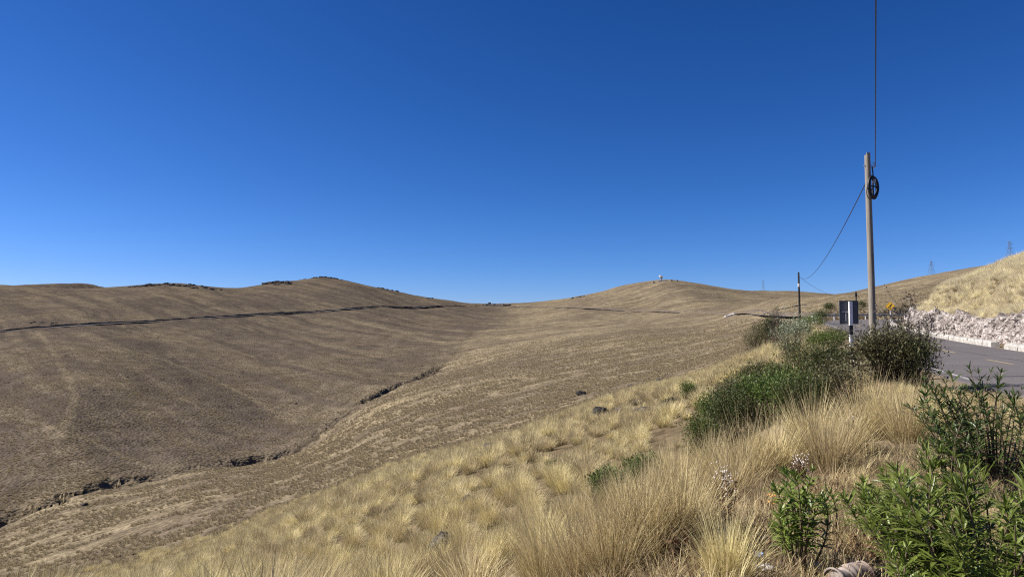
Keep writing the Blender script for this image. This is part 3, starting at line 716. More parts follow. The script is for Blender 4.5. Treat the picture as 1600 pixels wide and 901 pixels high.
def yellow_sign():
    d = 90; x, y, z = onpx(1391, d); e = empty('warning_sign', (x, y, z), 'yellow diamond warning sign with a black curve arrow past the bend', 'road sign', None, R(-25))
    zc = zr(478, d) - z; rot = Matrix.Rotation(R(45), 3, 'Y')
    MB().box((0, 0, zc), (.80, .03, .80), rot).build('sign_panel', M['yellow'], e)
    bd = MB()
    for k in range(4):
        a = R(45 + 90 * k); c = np.array([math.cos(a) * .35, -.017, math.sin(a) * .35]); bd.box((c[0], c[1], zc + c[2]), (.70, .006, .022), Matrix.Rotation(-a + R(90), 3, 'Y'))
    bd.build('border_line', M['black_paint'], e)
    ar = MB(); pts = [(-.20, -.22), (-.16, -.10), (-.02, -.04), (.06, .04), (.10, .14)]
    for (a0, a1), (b0, b1) in zip(pts[:-1], pts[1:]):
        ln = math.hypot(b0 - a0, b1 - a1); ar.box(((a0 + b0) / 2, -.020, zc + (a1 + b1) / 2), (ln + .05, .008, .10), Matrix.Rotation(-math.atan2(b1 - a1, b0 - a0), 3, 'Y'))
    ar.add(np.array([(.0, -.024, zc + .16), (.22, -.024, zc + .10), (.16, -.024, zc + .30)]), [(0, 1, 2)])
    ar.build('curve_arrow', M['black_paint'], e)
    pm = MB(); ztop = zc - .2
    for k, (a, b_) in enumerate(((ztop, zc - 1.1), (zc - 1.1, zc - 1.55), (zc - 1.55, zc - 2.9))):
        pm.box((0, .06, (a + b_) / 2), (.11, .08, a - b_ - .001), None, k % 2)
    pm.build('post', [M['white_paint'], M['black_paint']], e)
yellow_sign()

# ------------------------------------------------------------------ guard rail and kerb
def guardrail():
    i0 = int(np.argmin(np.abs(LE[:, 1] - 91))); s = along(LE); q = np.linspace(s[i0], s[-1] - 1, 60); P = at_s(LE, s, q)
    T = np.gradient(P[:, :2], axis=0); T /= np.linalg.norm(T, axis=1, keepdims=True); Nn = np.stack([-T[:, 1], T[:, 0]], -1)
    P[:, :2] += Nn * .9; o0 = P[0].copy(); e = empty('guardrail', o0, 'curved steel guardrail on the outside of the far road bend', 'guardrail')
    prof = [(-.02, .50), (.05, .56), (.05, .62), (-.02, .66), (.05, .70), (.05, .77), (-.02, .83)]
    V = np.stack([np.stack([P[:, 0] - Nn[:, 0] * a, P[:, 1] - Nn[:, 1] * a, P[:, 2] + b_ + .1], -1) for a, b_ in prof], 1) - o0
    n0, n1 = V.shape[:2]; idx = np.arange(n0 * n1).reshape(n0, n1); F = np.stack([idx[:-1, :-1], idx[:-1, 1:], idx[1:, 1:], idx[1:, :-1]], -1).reshape(-1, 4)
    MB().add(V.reshape(-1, 3), F).build('rail', M['steel'], e)
    step = 60 // 15
    for k in range(0, 60, 5):
        c = P[k] - o0 + np.array([Nn[k, 0] * .08, Nn[k, 1] * .08, 0]); MB().box(c + np.array([0, 0, .3]), (.16, .12, 1.3)).build('post', M['white_paint'], e)
guardrail()
kgroup = 'whitewashed kerb blocks along the rock cutting'
def kerbs():
    q = 12.0; k = 0; rs = np.random.default_rng(12)
    # distance along the right edge at which the photograph shows the gap
    gap = float(np.interp(38.0, RE[:, 1], SROAD))
    while q < SROAD[-1] - 25:
        L_ = rs.uniform(2.2, 3.0)
        if abs(q + L_ / 2 - gap) < 1.9: q += 1.0; continue
        m_ = 9; qq = np.linspace(q, q + L_, m_); c = off(1, qq, .42); T = c[-1] - c[0]; T /= np.linalg.norm(T); nn = np.array([T[1], -T[0], 0])
        x0 = c[m_ // 2].copy(); mb = MB(); sec = [(-.20, -.2), (-.20, .16), (-.15, .27), (.12, .29), (.20, .22), (.22, -.2)]
        V = []
        for j in range(m_):
            for a, z_ in sec:
                f = 1 + .10 * rs.normal(); V.append(c[j] - x0 + nn * (a * f + .02 * rs.normal()) + np.array([0, 0, z_ + (.018 * rs.normal() if z_ > 0 else 0) + (-.05 if j in (0, m_ - 1) and z_ > .1 else 0)]))
        ns_ = len(sec); F = [(j*ns_+a, j*ns_+(a+1) % ns_, (j+1)*ns_+(a+1) % ns_, (j+1)*ns_+a) for j in range(m_-1) for a in range(ns_)]
        mb.add(np.array(V), F)
        for e_, sg in ((0, 1), ((m_-1) * ns_, -1)):
            mb.add(np.array(V)[e_:e_ + ns_], [(0, 1, 2)[::sg], (0, 2, 3)[::sg], (0, 3, 4)[::sg], (0, 4, 5)[::sg]])
        o = mb.build('kerb_block', M['kerb'], loc=x0)
        near = q > gap - 6 and q < gap
        lab = 'rough whitewashed concrete kerb block before the gap, nearest one in view' if near else ('whitewashed concrete kerb block with a broken end just beyond the gap' if gap < q < gap + 4 else 'pale weathered kerb block in the line below the rock cutting')
        tag(o, lab, 'kerb block', kgroup); q += L_ + .06; k += 1
kerbs()

# ------------------------------------------------------------------ things on the far skyline
def dish():
    d = 948; x, y, z = onpx(1033, d); e = empty('satellite_dish', (x, y, z), 'large white dish antenna on the round summit of the right hill', 'dish antenna')
    zc = zr(433, d) - z; Rr = 3.0
    mb = MB(); u_ = np.linspace(0, 1, 8); a = np.linspace(0, 2 * math.pi, 25)[:-1]
    U, A_ = np.meshgrid(u_, a, indexing='ij'); loc = np.stack([Rr * U * np.cos(A_), Rr * U * np.sin(A_), .9 * U * U], -1)
    rot = np.array(Matrix.Rotation(R(35), 3, 'Y') @ Matrix.Rotation(R(-30), 3, 'X'))
    V = (loc.reshape(-1, 3) @ rot.T) + np.array([0, 0, zc]); n1 = len(a)
    F = [(i*n1+k, i*n1+(k+1) % n1, (i+1)*n1+(k+1) % n1, (i+1)*n1+k) for i in range(7) for k in range(n1)]
    mb.add(V, F); V2 = V - (rot @ np.array([0, 0, .25])); mb.add(V2, [f[::-1] for f in F])
    mb.build('reflector', M['white_shell'], e, smooth=True)
    mb = MB(); mb.tube([(.6, 0, 0), (.6, 0, zc - .2)], [.9, .55], 10); mb.box((.9, .3, zc - 1.0), (2.4, 1.6, 1.0)); mb.build('pedestal', M['lattice'], e)
    tip = rot @ np.array([0, 0, 2.4]) + np.array([0, 0, zc]); mb = MB()
    for k in (0, 8, 16): mb.tube([V[7 * n1 + k], tip], .09, 4)
    mb.build('feed_support', M['white_shell'], e)
    x, y, z = onpx(1036, 944); w = MB(); w.box((0, 0, .5), (12, .4, 1.4)); o = w.build('low_wall', M['wall'], loc=(x, y, z)); tag(o, 'low pale wall at the foot of the white dish', 'wall')
    for u, wd, ht, lab in ((1022, 1.8, 1.8, 'tiny dark hut left of the white dish'), (1050, 1.7, 1.6, 'tiny dark hut right of the white dish, the nearer of two'), (1059, 1.7, 1.5, 'tiny dark hut at the right end of the summit')):
        x, y, z = onpx(u, 946); h_ = empty('hut', (x, y, z), lab, 'hut', 'dark huts on the summit')
        MB().box((0, 0, ht / 2 - .3), (wd, 1.6, ht + .6)).build('wall', M['hut'], h_)
        MB().add(np.array([(-wd*.6,-1,ht),(wd*.6,-1,ht),(wd*.6,1,ht),(-wd*.6,1,ht),(-wd*.6,0,ht+.5),(wd*.6,0,ht+.5)]), [(0,1,5,4),(2,3,4,5)]).build('roof', M['lattice'], h_)
dish()
def pass_sign():
    d = 985; x, y, z = onpx(765, d); e = empty('billboard', (x, y, z), 'small dark sign board on posts at the saddle', 'sign board'); zc = zr(473.6, d) - z
    MB().box((0, 0, zc), (4.2, .15, 2.0)).build('board', M['hut'], e)
    for sx in (-1.4, 1.4): MB().box((sx, .15, zc / 2 - .3), (.18, .18, zc + .6)).build('post', M['lattice'], e)
pass_sign()

# ------------------------------------------------------------------ vegetation generators
def blades(n, r0, L, spread, width, segs=3, seed=0, droop=.35, lean=(0, 0)):
    """a tussock: n curved blades from a disc of radius r0"""
    g = np.random.default_rng(seed)
    ph = g.uniform(0, 2 * math.pi, n); rad = r0 * np.sqrt(g.uniform(0, 1, n))
    bx, by = rad * np.cos(ph), rad * np.sin(ph)
    out = ph + g.normal(0, .5, n); tilt = spread * (.15 + .85 * (rad / r0)) * g.uniform(.5, 1.3, n)
    ln = L * g.uniform(.55, 1.1, n)
    wd = width * g.uniform(.6, 1.3, n); side = out + math.pi / 2 + g.normal(0, .7, n)
    t = np.linspace(0, 1, segs + 1)
    th = tilt[:, None] + droop * g.uniform(.2, 1.6, n)[:, None] * t[None] ** 1.5
    dl = ln[:, None] / segs
    dx = np.sin(th) * dl; dz = np.cos(th) * dl
    hx = np.concatenate([np.zeros((n, 1)), np.cumsum(dx[:, :-1], 1)], 1); hz = np.concatenate([np.zeros((n, 1)), np.cumsum(dz[:, :-1], 1)], 1)
    cx_ = bx[:, None] + hx * np.cos(out)[:, None] + lean[0] * hz ** 1.5; cy_ = by[:, None] + hx * np.sin(out)[:, None] + lean[1] * hz ** 1.5
    prof = np.array([1.0, .95, .7, .18]) if segs == 3 else np.array([1.0, .8, .15])
    hw = wd[:, None] / 2 * prof[None]
    sx, sy = np.cos(side)[:, None] * hw, np.sin(side)[:, None] * hw
    A_ = np.stack([cx_ - sx, cy_ - sy, hz], -1); B_ = np.stack([cx_ + sx, cy_ + sy, hz], -1)
    V = np.stack([A_, B_], 2).reshape(n, -1, 3); k = 2 * (segs + 1)
    f = np.array([(2*i, 2*i+1, 2*i+3, 2*i+2) for i in range(segs)])
    F = (f[None] + (np.arange(n) * k)[:, None, None]).reshape(-1, 4)
    al = np.repeat(np.tile(t, (n, 1)), 2, 1).ravel(); ti = np.repeat(g.uniform(0, 1, n), k)
    return V.reshape(-1, 3), F, al, ti
def tussock_mesh(name, m, layers, seed):
    mb = MB()
    for j, kw in enumerate(layers):
        V, F, al, ti = blades(seed=seed * 10 + j, **kw); V[:, 2] -= .04; mb.add(V, F, 0, along=al, tint=ti)
    me = mb.mesh(name); me.materials.append(m); return me
def norm(v): return v / np.maximum(np.linalg.norm(v, axis=-1, keepdims=True), 1e-9)
def leaf_batch(P, D, L, Wd, seed=0, droop=.25, fold=.0, levels=3):
    """lance-shaped leaves at P pointing along D"""
    g = np.random.default_rng(seed); n = len(P); D = norm(D)
    L = np.broadcast_to(L, (n,)) * g.uniform(.7, 1.2, n); Wd = np.broadcast_to(Wd, (n,)) * g.uniform(.75, 1.2, n)
    rv = g.normal(size=(n, 3)); rv[:, 2] *= .35; S = norm(np.cross(D, np.array([0, 0, 1.0])) + .35 * rv); Nn = norm(np.cross(S, D))
    Nn = np.where(Nn[:, 2:3] < 0, -Nn, Nn)
    t = np.linspace(0, 1, levels + 1); prof = np.sin(np.pi * np.clip(t * .92 + .06, 0, 1)) ** .8; prof[-1] = .04; prof[0] = .2
    c = P[:, None] + D[:, None] * (t[None, :, None] * L[:, None, None]) - np.array([0, 0, 1.0]) * (droop * (t ** 2)[None, :, None] * L[:, None, None] * g.uniform(.2, 1.4, n)[:, None, None])
    hw = (Wd[:, None] / 2 * prof[None])[..., None]
    ti = g.uniform(0, 1, n)
    if fold > 0:
        A_ = c - S[:, None] * hw + Nn[:, None] * hw * fold; B_ = c; C_ = c + S[:, None] * hw + Nn[:, None] * hw * fold
        V = np.stack([A_, B_, C_], 2).reshape(n, -1, 3); k = 3 * (levels + 1)
        f = np.array([q for i in range(levels) for q in ((3*i, 3*i+1, 3*i+4, 3*i+3), (3*i+1, 3*i+2, 3*i+5, 3*i+4))])
    else:
        V = np.stack([c - S[:, None] * hw, c + S[:, None] * hw], 2).reshape(n, -1, 3); k = 2 * (levels + 1)
        f = np.array([(2*i, 2*i+1, 2*i+3, 2*i+2) for i in range(levels)])
    F = (f[None] + (np.arange(n) * k)[:, None, None]).reshape(-1, 4)
    return V.reshape(-1, 3), F, np.repeat(ti, k)
def bent(A_, B_, g, k=5, amt=.12):
    t = np.linspace(0, 1, k)[:, None]; L_ = np.linalg.norm(B_ - A_); mid = g.normal(size=3) * amt * L_
    return A_ * (1 - t) + B_ * t + mid * (4 * t * (1 - t)) + np.array([0, 0, 1]) * .12 * L_ * (4 * t * (1 - t)) * .5
def shrub(u, d, w, h, label, leaf='leaf_mid', stem='stem', clumps=70, per=48, size=.05, ratio=.45, seed=0, name='shrub', group=None, dep=None, twiggy=0, sink=.0, bottom=.12, open_=.22):
    g = np.random.default_rng(seed); x, y, z = onpx(u, d); e = empty(name, (x, y, z), label, 'shrub', group)
    rx, ry, rz_ = w / 2, (dep or w) / 2, h / 2
    dirs = norm(g.normal(size=(clumps, 3))); dirs[:, 2] = np.abs(dirs[:, 2]) * np.where(g.uniform(size=clumps) < .25, -1, 1)
    rad = g.uniform(.45, 1.0, clumps) ** .6
    lump = 1 + .42 * vnoise(dirs[:, 0] * 2.1 + seed, dirs[:, 1] * 2.1 + dirs[:, 2] * 1.7, seed) * 2 + .25 * vnoise(dirs[:, 0] * 5 + seed, dirs[:, 2] * 5, seed + 4) * 2
    C_ = dirs * rad[:, None] * lump[:, None] * np.array([rx, ry, rz_]) * .86 + np.array([0, 0, rz_ * (1 + bottom)])
    C_[:, 2] = np.maximum(C_[:, 2], .05 * h)
    gz = height(x + C_[:, 0], y + C_[:, 1]) - z
    C_[:, 2] = np.maximum(C_[:, 2], gz + .05)
    n = clumps * per; ci = np.repeat(np.arange(clumps), per)
    sg = open_ * min(rx, rz_) * g.uniform(.6, 1.3, clumps)[ci]
    offv = g.normal(size=(n, 3)) * sg[:, None]
    P = C_[ci] + offv; D = norm(norm(P - np.array([0, 0, .25 * h])) + .75 * g.normal(size=(n, 3)) + np.array([0, 0, .35]))
    P[:, 2] = np.maximum(P[:, 2], .02)
    V, F, ti = leaf_batch(P, D, size, size * ratio, seed, .2)
    ct = g.uniform(-.28, .28, clumps)[ci]; kk = len(ti) // n
    ti = np.clip(ti * .75 + .12 + np.repeat(ct, kk), 0, 1)
    MB().add(V, F, 0, tint=ti).build('foliage', M[leaf], e)
    sb = MB(); roots = g.normal(size=(clumps, 3)) * np.array([rx * .12, ry * .12, 0])
    for k in range(clumps):
        if k % 2 == 0 or twiggy: sb.tube(bent(roots[k], C_[k] * (1.0), g), np.linspace(.012 + .006 * h, .004, 5), 4, caps=False)
    # bare twigs that stand out of the crown
    if twiggy:
        for k in range(twiggy):
            c = C_[g.integers(clumps)]; tip = c + norm(c - np.array([0, 0, .1 * h]) + .4 * g.normal(size=3)) * g.uniform(.2, .5) * h * .5
            sb.tube(bent(c, tip, g, 4), np.linspace(.007, .003, 4), 3, caps=False)
    sb.build('stem', M[stem], e)
    return e

# shrubs along the roadside (column, depth, width, height) as the photograph shows them
shrub(1181, 66, 2.0, 2.6, 'bright edged dark green rounded shrub, leftmost of the roadside row', 'leaf_dark', size=.095, clumps=90, seed=1)
shrub(1170, 60, 1.1, .8, 'low dusky shrub at the foot of the leftmost roadside shrub', 'leaf_purple', size=.06, clumps=26, seed=2)
shrub(1201, 64, 1.5, 3.4, 'narrow upright dark shrub behind the silvery shrub', 'leaf_dark', size=.10, clumps=90, seed=3)
shrub(1215, 58, 1.8, 2.8, 'dusky grey brown shrub pressed against the silvery shrub', 'leaf_purple', size=.08, clumps=90, seed=4)
shrub(1236, 42, 2.3, 2.65, 'large silvery grey green shrub in the roadside row', 'leaf_grey', size=.10, clumps=110, per=30, seed=5)
shrub(1264, 60, 2.6, 1.9, 'dark green shrub at the foot of the slanting far pole', 'leaf_mid', size=.10, clumps=70, seed=6)
shrub(1243, 68, 1.8, 1.4, 'small olive shrub behind the top of the silvery shrub', 'leaf_olive', size=.09, clumps=50, seed=7)
shrub(1283, 88, 2.4, 1.7, 'dark shrub at the near end of the guardrail', 'leaf_dark', size=.12, clumps=50, seed=8)
shrub(1297, 120, 3.0, 2.2, 'dark bush just behind the guardrail end', 'leaf_dark', size=.14, clumps=50, seed=9)
shrub(1346, 128, 3.0, 2.1, 'dark bush behind the guardrail right of the grey sign', 'leaf_dark', size=.14, clumps=50, seed=10)
shrub(1284, 34, 1.9, 1.25, 'green shrub right of the silvery shrub with pale leaf tips', 'leaf_mid', size=.085, clumps=80, seed=11)
shrub(1302, 40, 2.0, 1.0, 'olive green low shrub left of the sign post', 'leaf_olive', size=.085, clumps=70, seed=12)
shrub(1312, 26, 1.3, .75, 'dark green shrub below the sign post', 'leaf_dark', size=.075, clumps=80, seed=13)
shrub(1185, 29, 1.7, 1.1, 'low dark shrub standing in straw grass below the silvery shrub', 'leaf_dark', size=.06, clumps=80, seed=14)
shrub(1214, 28, 1.0, .75, 'small olive shrub beside the low dark shrub in straw grass', 'leaf_olive', size=.06, clumps=50, seed=15)
shrub(1253, 25, 1.8, 1.3, 'dark green shrub left of the big bush, behind straw tufts', 'leaf_dark', size=.065, clumps=80, seed=16)
shrub(1285, 21, 1.35, 1.05, 'deep green shrub touching the left side of the big pole bush', 'leaf_dark', size=.065, clumps=90, seed=17)
shrub(1235, 19, 1.5, 1.1, 'glossy green shrub with pale undersides in the lower shrub bank', 'leaf_mid', size=.07, clumps=80, seed=18)
shrub(1185, 17.5, 1.6, 1.1, 'glossy mid green shrub in the middle of the lower shrub bank', 'leaf_mid', size=.07, clumps=90, seed=19)
shrub(1140, 22, 1.6, 1.15, 'olive shrub at the upper left of the lower shrub bank', 'leaf_olive', size=.065, clumps=70, seed=20)
shrub(1141, 17, 1.4, 1.15, 'dense dark shrub in the lower shrub bank beside straw tussocks', 'leaf_dark', size=.06, clumps=100, seed=21)
shrub(1094, 16.6, .95, .95, 'round dark green shrub, leftmost of the lower shrub bank', 'leaf_mid', size=.05, clumps=100, seed=22)
shrub(1074, 38, .95, 1.2, 'lone upright green shrub among tussocks up the slope', 'leaf_mid', size=.07, clumps=60, seed=23)
shrub(1046, 38, 1.0, .75, 'dusky dark shrub left of the lone upright green shrub', 'leaf_purple', size=.06, clumps=50, seed=24)
shrub(819, 33, .85, .5, 'small round dark green cushion shrub on the open slope', 'leaf_dark', size=.05, clumps=60, seed=25)
shrub(862, 21, .5, .3, 'tiny green shrub low in the tussocks of mid slope', 'leaf_mid', size=.05, clumps=30, seed=26)
shrub(1003, 12.5, .75, .55, 'green shrub showing behind the largest front tussock', 'leaf_mid', size=.055, clumps=60, seed=27)
shrub(950, 10.2, .55, .55, 'leafy green shrub left of the largest front tussock', 'leaf_mid', size=.055, clumps=50, seed=28)
shrub(1258, 15.2, 1.25, .95, 'dark green shrub just left of the tallest rear tussock', 'leaf_dark', size=.06, clumps=90, seed=33)
shrub(1222, 16.2, 1.3, 1.0, 'glossy green shrub filling the lower shrub bank beside the darker ones', 'leaf_mid', size=.065, clumps=90, seed=34)
shrub(1303, 15.0, 1.2, 1.0, 'olive brown shrub below the left part of the big pole bush', 'leaf_olive', size=.06, clumps=80, seed=35)
shrub(1118, 19.5, 1.3, .95, 'mid green shrub along the upper left edge of the lower shrub bank', 'leaf_mid', size=.06, clumps=80, seed=36)
shrub(1170, 23.5, 1.6, 1.1, 'dark shrub joining the lower shrub bank to the low dark shrub', 'leaf_dark', size=.065, clumps=80, seed=37)
# the big bush round the pole, leafy below with grey open twigs above
shrub(1384, 17.0, 2.25, 1.28, 'big leafy dark olive bush hiding the foot of the nearest pole', 'leaf_olive', size=.075, clumps=230, per=38, seed=30, dep=1.6)
def open_bush(u, d, w, h, label, seed):
    g = np.random.default_rng(seed); x, y, z = onpx(u, d); e = empty('shrub', (x, y, z), label, 'shrub'); sb = MB(); LP = []; LD = []
    for k in range(46):
        a = g.uniform(0, 2 * math.pi); r = w / 2 * math.sqrt(g.uniform(0, 1)); top = np.array([math.cos(a) * r, math.sin(a) * r * .6, h * g.uniform(.62, 1.0) * (1 - .25 * (r / (w / 2)) ** 2)])
        P = bent(np.array([math.cos(a) * r * .25, math.sin(a) * r * .2, 0]), top, g, 7, .08); sb.tube(P, np.linspace(.014, .004, 7), 4, caps=False)
        for j in range(7):
            b0 = P[2 + j % 5] + (P[3 + j % 4] - P[2 + j % 4]) * g.uniform(); dr = norm(norm(P[-1] - P[0]) * .7 + g.normal(size=3) * .7); tip = b0 + dr * g.uniform(.15, .42)
            sb.tube(bent(b0, tip, g, 4), np.linspace(.006, .0025, 4), 3, caps=False)
            m_ = g.integers(6, 13); tt = g.uniform(.35, 1.05, m_)[:, None]; LP.append(b0 + (tip - b0) * tt + g.normal(size=(m_, 3)) * .02); LD.append(norm(dr + g.normal(size=(m_, 3)) * .8))
    V, F, ti = leaf_batch(np.concatenate(LP), np.concatenate(LD), .058, .030, seed)
    MB().add(V, F, 0, tint=ti).build('foliage', M['leaf_purple'], e); sb.build('stem', M['stem_grey'], e)
open_bush(1417, 17.4, 1.6, 2.15, 'open grey twiggy bush with sparse leaves right of the nearest pole', 31)
shrub(1432, 16.4, .9, 1.15, 'dark leafy shrub at the road edge right of the big pole bush', 'leaf_dark', size=.085, clumps=60, per=22, seed=32, ratio=.3)

# narrow-leaved plants of the foreground: stems with whorls of lance leaves
def narrow_plant(u, d, stems, h, spread, label, leaf, seed, llen=.10, whorls=7, per=7, name='narrow_leaf_plant', bare=.3, group=None, lean=(0, 0), lw=.125, tip_only=False):
    g = np.random.default_rng(seed); x, y, z = onpx(u, d); e = empty(name, (x, y, z), label, 'plant', group); sb = MB(); PP = []; DD = []; LL = []
    for k in range(stems):
        a = g.uniform(0, 2 * math.pi); r = spread * math.sqrt(g.uniform(.02, 1)); hh_ = h * g.uniform(.6, 1.0) * (1 - .3 * (r / spread) ** 2)
        top = np.array([math.cos(a) * r + lean[0], math.sin(a) * r + lean[1], hh_]); b0 = np.array([math.cos(a), math.sin(a), 0]) * min(.25 * r, .3)
        b0[2] = height(np.array([x + b0[0]]), np.array([y + b0[1]]))[0] - z - .02
        P = bent(b0, top, g, 8, .06); sb.tube(P, np.linspace(.008, .003, 8), 5, caps=False)
        s = np.linspace(0, 1, 8)
        for w_ in range(whorls):
            t = bare + (1 - bare) * (w_ + g.uniform(0, .6)) / whorls if not tip_only else .72 + .28 * w_ / (whorls - 1)
            t = min(t, 1.0); c = np.array([np.interp(t, s, P[:, j]) for j in range(3)]); ax = norm(P[-1] - P[-3])
            pa = g.uniform(0, 6.28); el = .25 + .75 * t
            for q_ in range(per):
                an = pa + q_ * 2 * math.pi / per + g.normal() * .25; side = np.array([math.cos(an), math.sin(an), 0])
                PP.append(c); DD.append(side * (1.15 - .55 * t) + ax * (.25 + .75 * t * t) + g.normal(size=3) * .15); LL.append(llen * (.75 + .45 * g.uniform()) * (1.1 - .35 * t * (w_ == whorls - 1)))
        # a tight tuft of young leaves at the tip
        for q_ in range(6):
            PP.append(P[-1]); DD.append(norm(P[-1] - P[-3]) + g.normal(size=3) * .35); LL.append(llen * .7)
    LL = np.array(LL); V, F, ti = leaf_batch(np.array(PP), np.array(DD), LL, LL * lw, seed, .30, .35, 4)
    MB().add(V, F, 0, tint=ti).build('foliage', M[leaf], e, smooth=True); sb.build('stem', M['stem'], e); return e
narrow_plant(1538, 3.6, 66, .98, .62, 'bright green narrow leaved shrub filling the lower right corner', 'leaf_bright', 61, .12, 10, 8, 'narrow_leaf_shrub', .12)
narrow_plant(1458, 3.5, 22, .56, .30, 'lower bright green narrow leaved shrub at the left of the corner shrub', 'leaf_bright', 62, .11, 7, 7, 'narrow_leaf_shrub', .12)
narrow_plant(1548, 7.0, 50, 1.22, .80, 'deep green narrow leaved shrub standing before the road at right', 'leaf_deep', 63, .13, 8, 6, 'narrow_leaf_shrub', .2)
narrow_plant(1478, 6.5, 16, .95, .30, 'thin deep green narrow leaved shrub left of the deep green one by the road', 'leaf_deep', 64, .12, 6, 6, 'narrow_leaf_shrub', .3)
narrow_plant(1243, 4.55, 11, .70, .27, 'young bright green plant with tall bare stems, left of the tin', 'leaf_bright', 65, .10, 7, 8, bare=.34, lw=.17)
narrow_plant(1212, 4.55, 3, .42, .07, 'small yellow green plant beside the pale curved stone', 'leaf_bright', 66, .09, 4, 7, bare=.5, lw=.17)
narrow_plant(1370, 5.0, 16, .62, .30, 'spreading green plant with leaning stems behind the tin', 'leaf_bright', 67, .115, 6, 8, bare=.42, lw=.16)
narrow_plant(1295, 5.4, 4, .42, .10, 'little green plant between the young plant and the spreading one', 'leaf_bright', 68, .09, 4, 7, bare=.5, lw=.17)
narrow_plant(1460, 5.6, 6, .5, .14, 'green sprig right of the spreading plant', 'leaf_bright', 69, .10, 4, 6, bare=.5)

# dried flower plants with fluffy seed heads
def seed_plant(u, d, h, w, n_, label, seed):
    g = np.random.default_rng(seed); x, y, z = onpx(u, d); e = empty('dried_flower_plant', (x, y, z), label, 'plant', 'dried flower plants with seed heads'); sb = MB(); LP = []; LD = []
    for k in range(n_):
        fl = MB()
        a = g.uniform(0, 6.28); r = w * math.sqrt(g.uniform()); top = np.array([math.cos(a) * r, math.sin(a) * r, h * g.uniform(.55, 1)])
        P = bent(top * np.array([.2, .2, 0]), top, g, 6, .06); sb.tube(P, np.linspace(.005, .002, 6), 4, caps=False)
        for j in range(5): 
            c = P[-1] + g.normal(size=3) * np.array([.02, .02, .04]); rr = g.uniform(.004, .0095)
            me = rock_mesh('tmp', M['fluff'], (rr * 2, rr * 2, rr * 2), int(g.integers(1e6)), 1, .3); fl.add(np.array([v.co for v in me.vertices]) + c, np.array([p.vertices for p in me.polygons])); bpy.data.meshes.remove(me)
        fl.build('seed_head', M['fluff'], e)
        m_ = 34; t = g.uniform(.2, 1, m_); LP.append(np.stack([np.interp(t, np.linspace(0, 1, 6), P[:, j]) for j in range(3)], -1)); LD.append(norm(g.normal(size=(m_, 3)) + np.array([0, 0, .3])))
    V, F, ti = leaf_batch(np.concatenate(LP), np.concatenate(LD), .035, .011, seed); MB().add(V, F, 0, tint=ti).build('dry_leaf_mass', M['leaf_brown'], e)
    sb.build('stem', M['stem'], e)
seed_plant(1130, 5.6, .46, .10, 16, 'dried brown plant with white fluffy seed heads right of the largest tussock', 71)
seed_plant(1245, 7.4, .34, .10, 14, 'small dried plant with pale seed heads between two tussocks', 72)
seed_plant(1330, 9.0, .5, .12, 12, 'faint dried plant with few seed heads among the rear tussocks', 73)
def dead_plant(u, d, h, w, n_, label, seed, m='leaf_brown', extra=None):
    g = np.random.default_rng(seed); x, y, z = onpx(u, d); e = empty('dead_weed', (x, y, z), label, 'plant'); sb = MB(); LP = []; LD = []
    for k in range(n_):
        a = g.uniform(0, 6.28); r = w * math.sqrt(g.uniform()); top = np.array([math.cos(a) * r, math.sin(a) * r, h * g.uniform(.3, 1)])
        P = bent(top * np.array([.45, .45, 0]), top, g, 6, .12); sb.tube(P, np.linspace(.0035, .0015, 6), 3, caps=False)
        m_ = 22; t = g.uniform(.1, 1, m_); LP.append(np.stack([np.interp(t, np.linspace(0, 1, 6), P[:, j]) for j in range(3)], -1)); LD.append(g.normal(size=(m_, 3)))
    V, F, ti = leaf_batch(np.concatenate(LP), np.concatenate(LD), .032, .010, seed); MB().add(V, F, 0, tint=ti).build('dry_leaf_mass', M[m], e); sb.build('stem', M['stem'], e)
    if extra:
        ob = MB()
        for k in range(12):
            c = np.array([g.normal() * w * .25, g.normal() * w * .25, h * g.uniform(.7, 1.15)]); Vq, Fq, tq = leaf_batch(c[None] + np.zeros((5, 3)), g.normal(size=(5, 3)), .022, .012, seed + k); ob.add(Vq, Fq)
        ob.build('blossom', M[extra], e)
dead_plant(1160, 5.0, .24, .26, 40, 'tangled reddish brown dead weed under the white seed heads', 81)
dead_plant(1075, 4.7, .22, .26, 40, 'brown dead weed at the foot of the largest tussock', 82)
dead_plant(1203, 6.0, .20, .10, 10, 'dead weed with an orange flower cluster', 83, 'leaf_brown', 'orange')
dead_plant(1290, 6.6, .2, .3, 30, 'dark reddish dead weed below the rear tussocks', 84)
dead_plant(1340, 4.9, .16, .24, 36, 'matted brown dead weed behind the tin', 85)

# ------------------------------------------------------------------ litter and stones at the photographer's feet
def tin():
    d = 4.28; x, y, z = onpx(1316, d); e = empty('tin_can', (x, y, z + .075), 'weathered white and rusty brown tin lying on the ground at the bottom edge', 'can', None, R(28))
    k = 28; t = np.linspace(-.13, .13, k); r = .068 + .004 * np.sin(t * 150) * (np.abs(t) < .07) + .006 * (np.abs(t) > .118); P = np.stack([t, t * 0, t * 0], -1)
    mb = MB(); mb.tube(P, r, 26, caps=False); ob = mb.build('body', M['can'], e, smooth=True)
    for v in ob.data.vertices: v.co.z += .010 * math.sin(v.co.x * 31 + v.co.y * 22); v.co.y += .008 * math.sin(v.co.x * 24)
    lid = MB(); a = np.linspace(0, 2 * math.pi, 27)[:-1]
    for sx in (-1, 1):
        V = np.vstack([[(sx * .120, 0, 0)], np.stack([np.full(26, sx * .122), np.cos(a) * .066, np.sin(a) * .066], -1)]); lid.add(V, [(0, 1 + i, 1 + (i + 1) % 26) for i in range(26)])
    lid.build('end_plate', M['can'], e)
    rim = MB(); 
    for sx in (-1, 1): rim.tube(np.stack([np.full(27, sx * .13), np.cos(np.append(a, 0)) * .074, np.sin(np.append(a, 0)) * .074], -1), .006, 6, caps=False)
    rim.build('rim', M['can'], e)
tin()
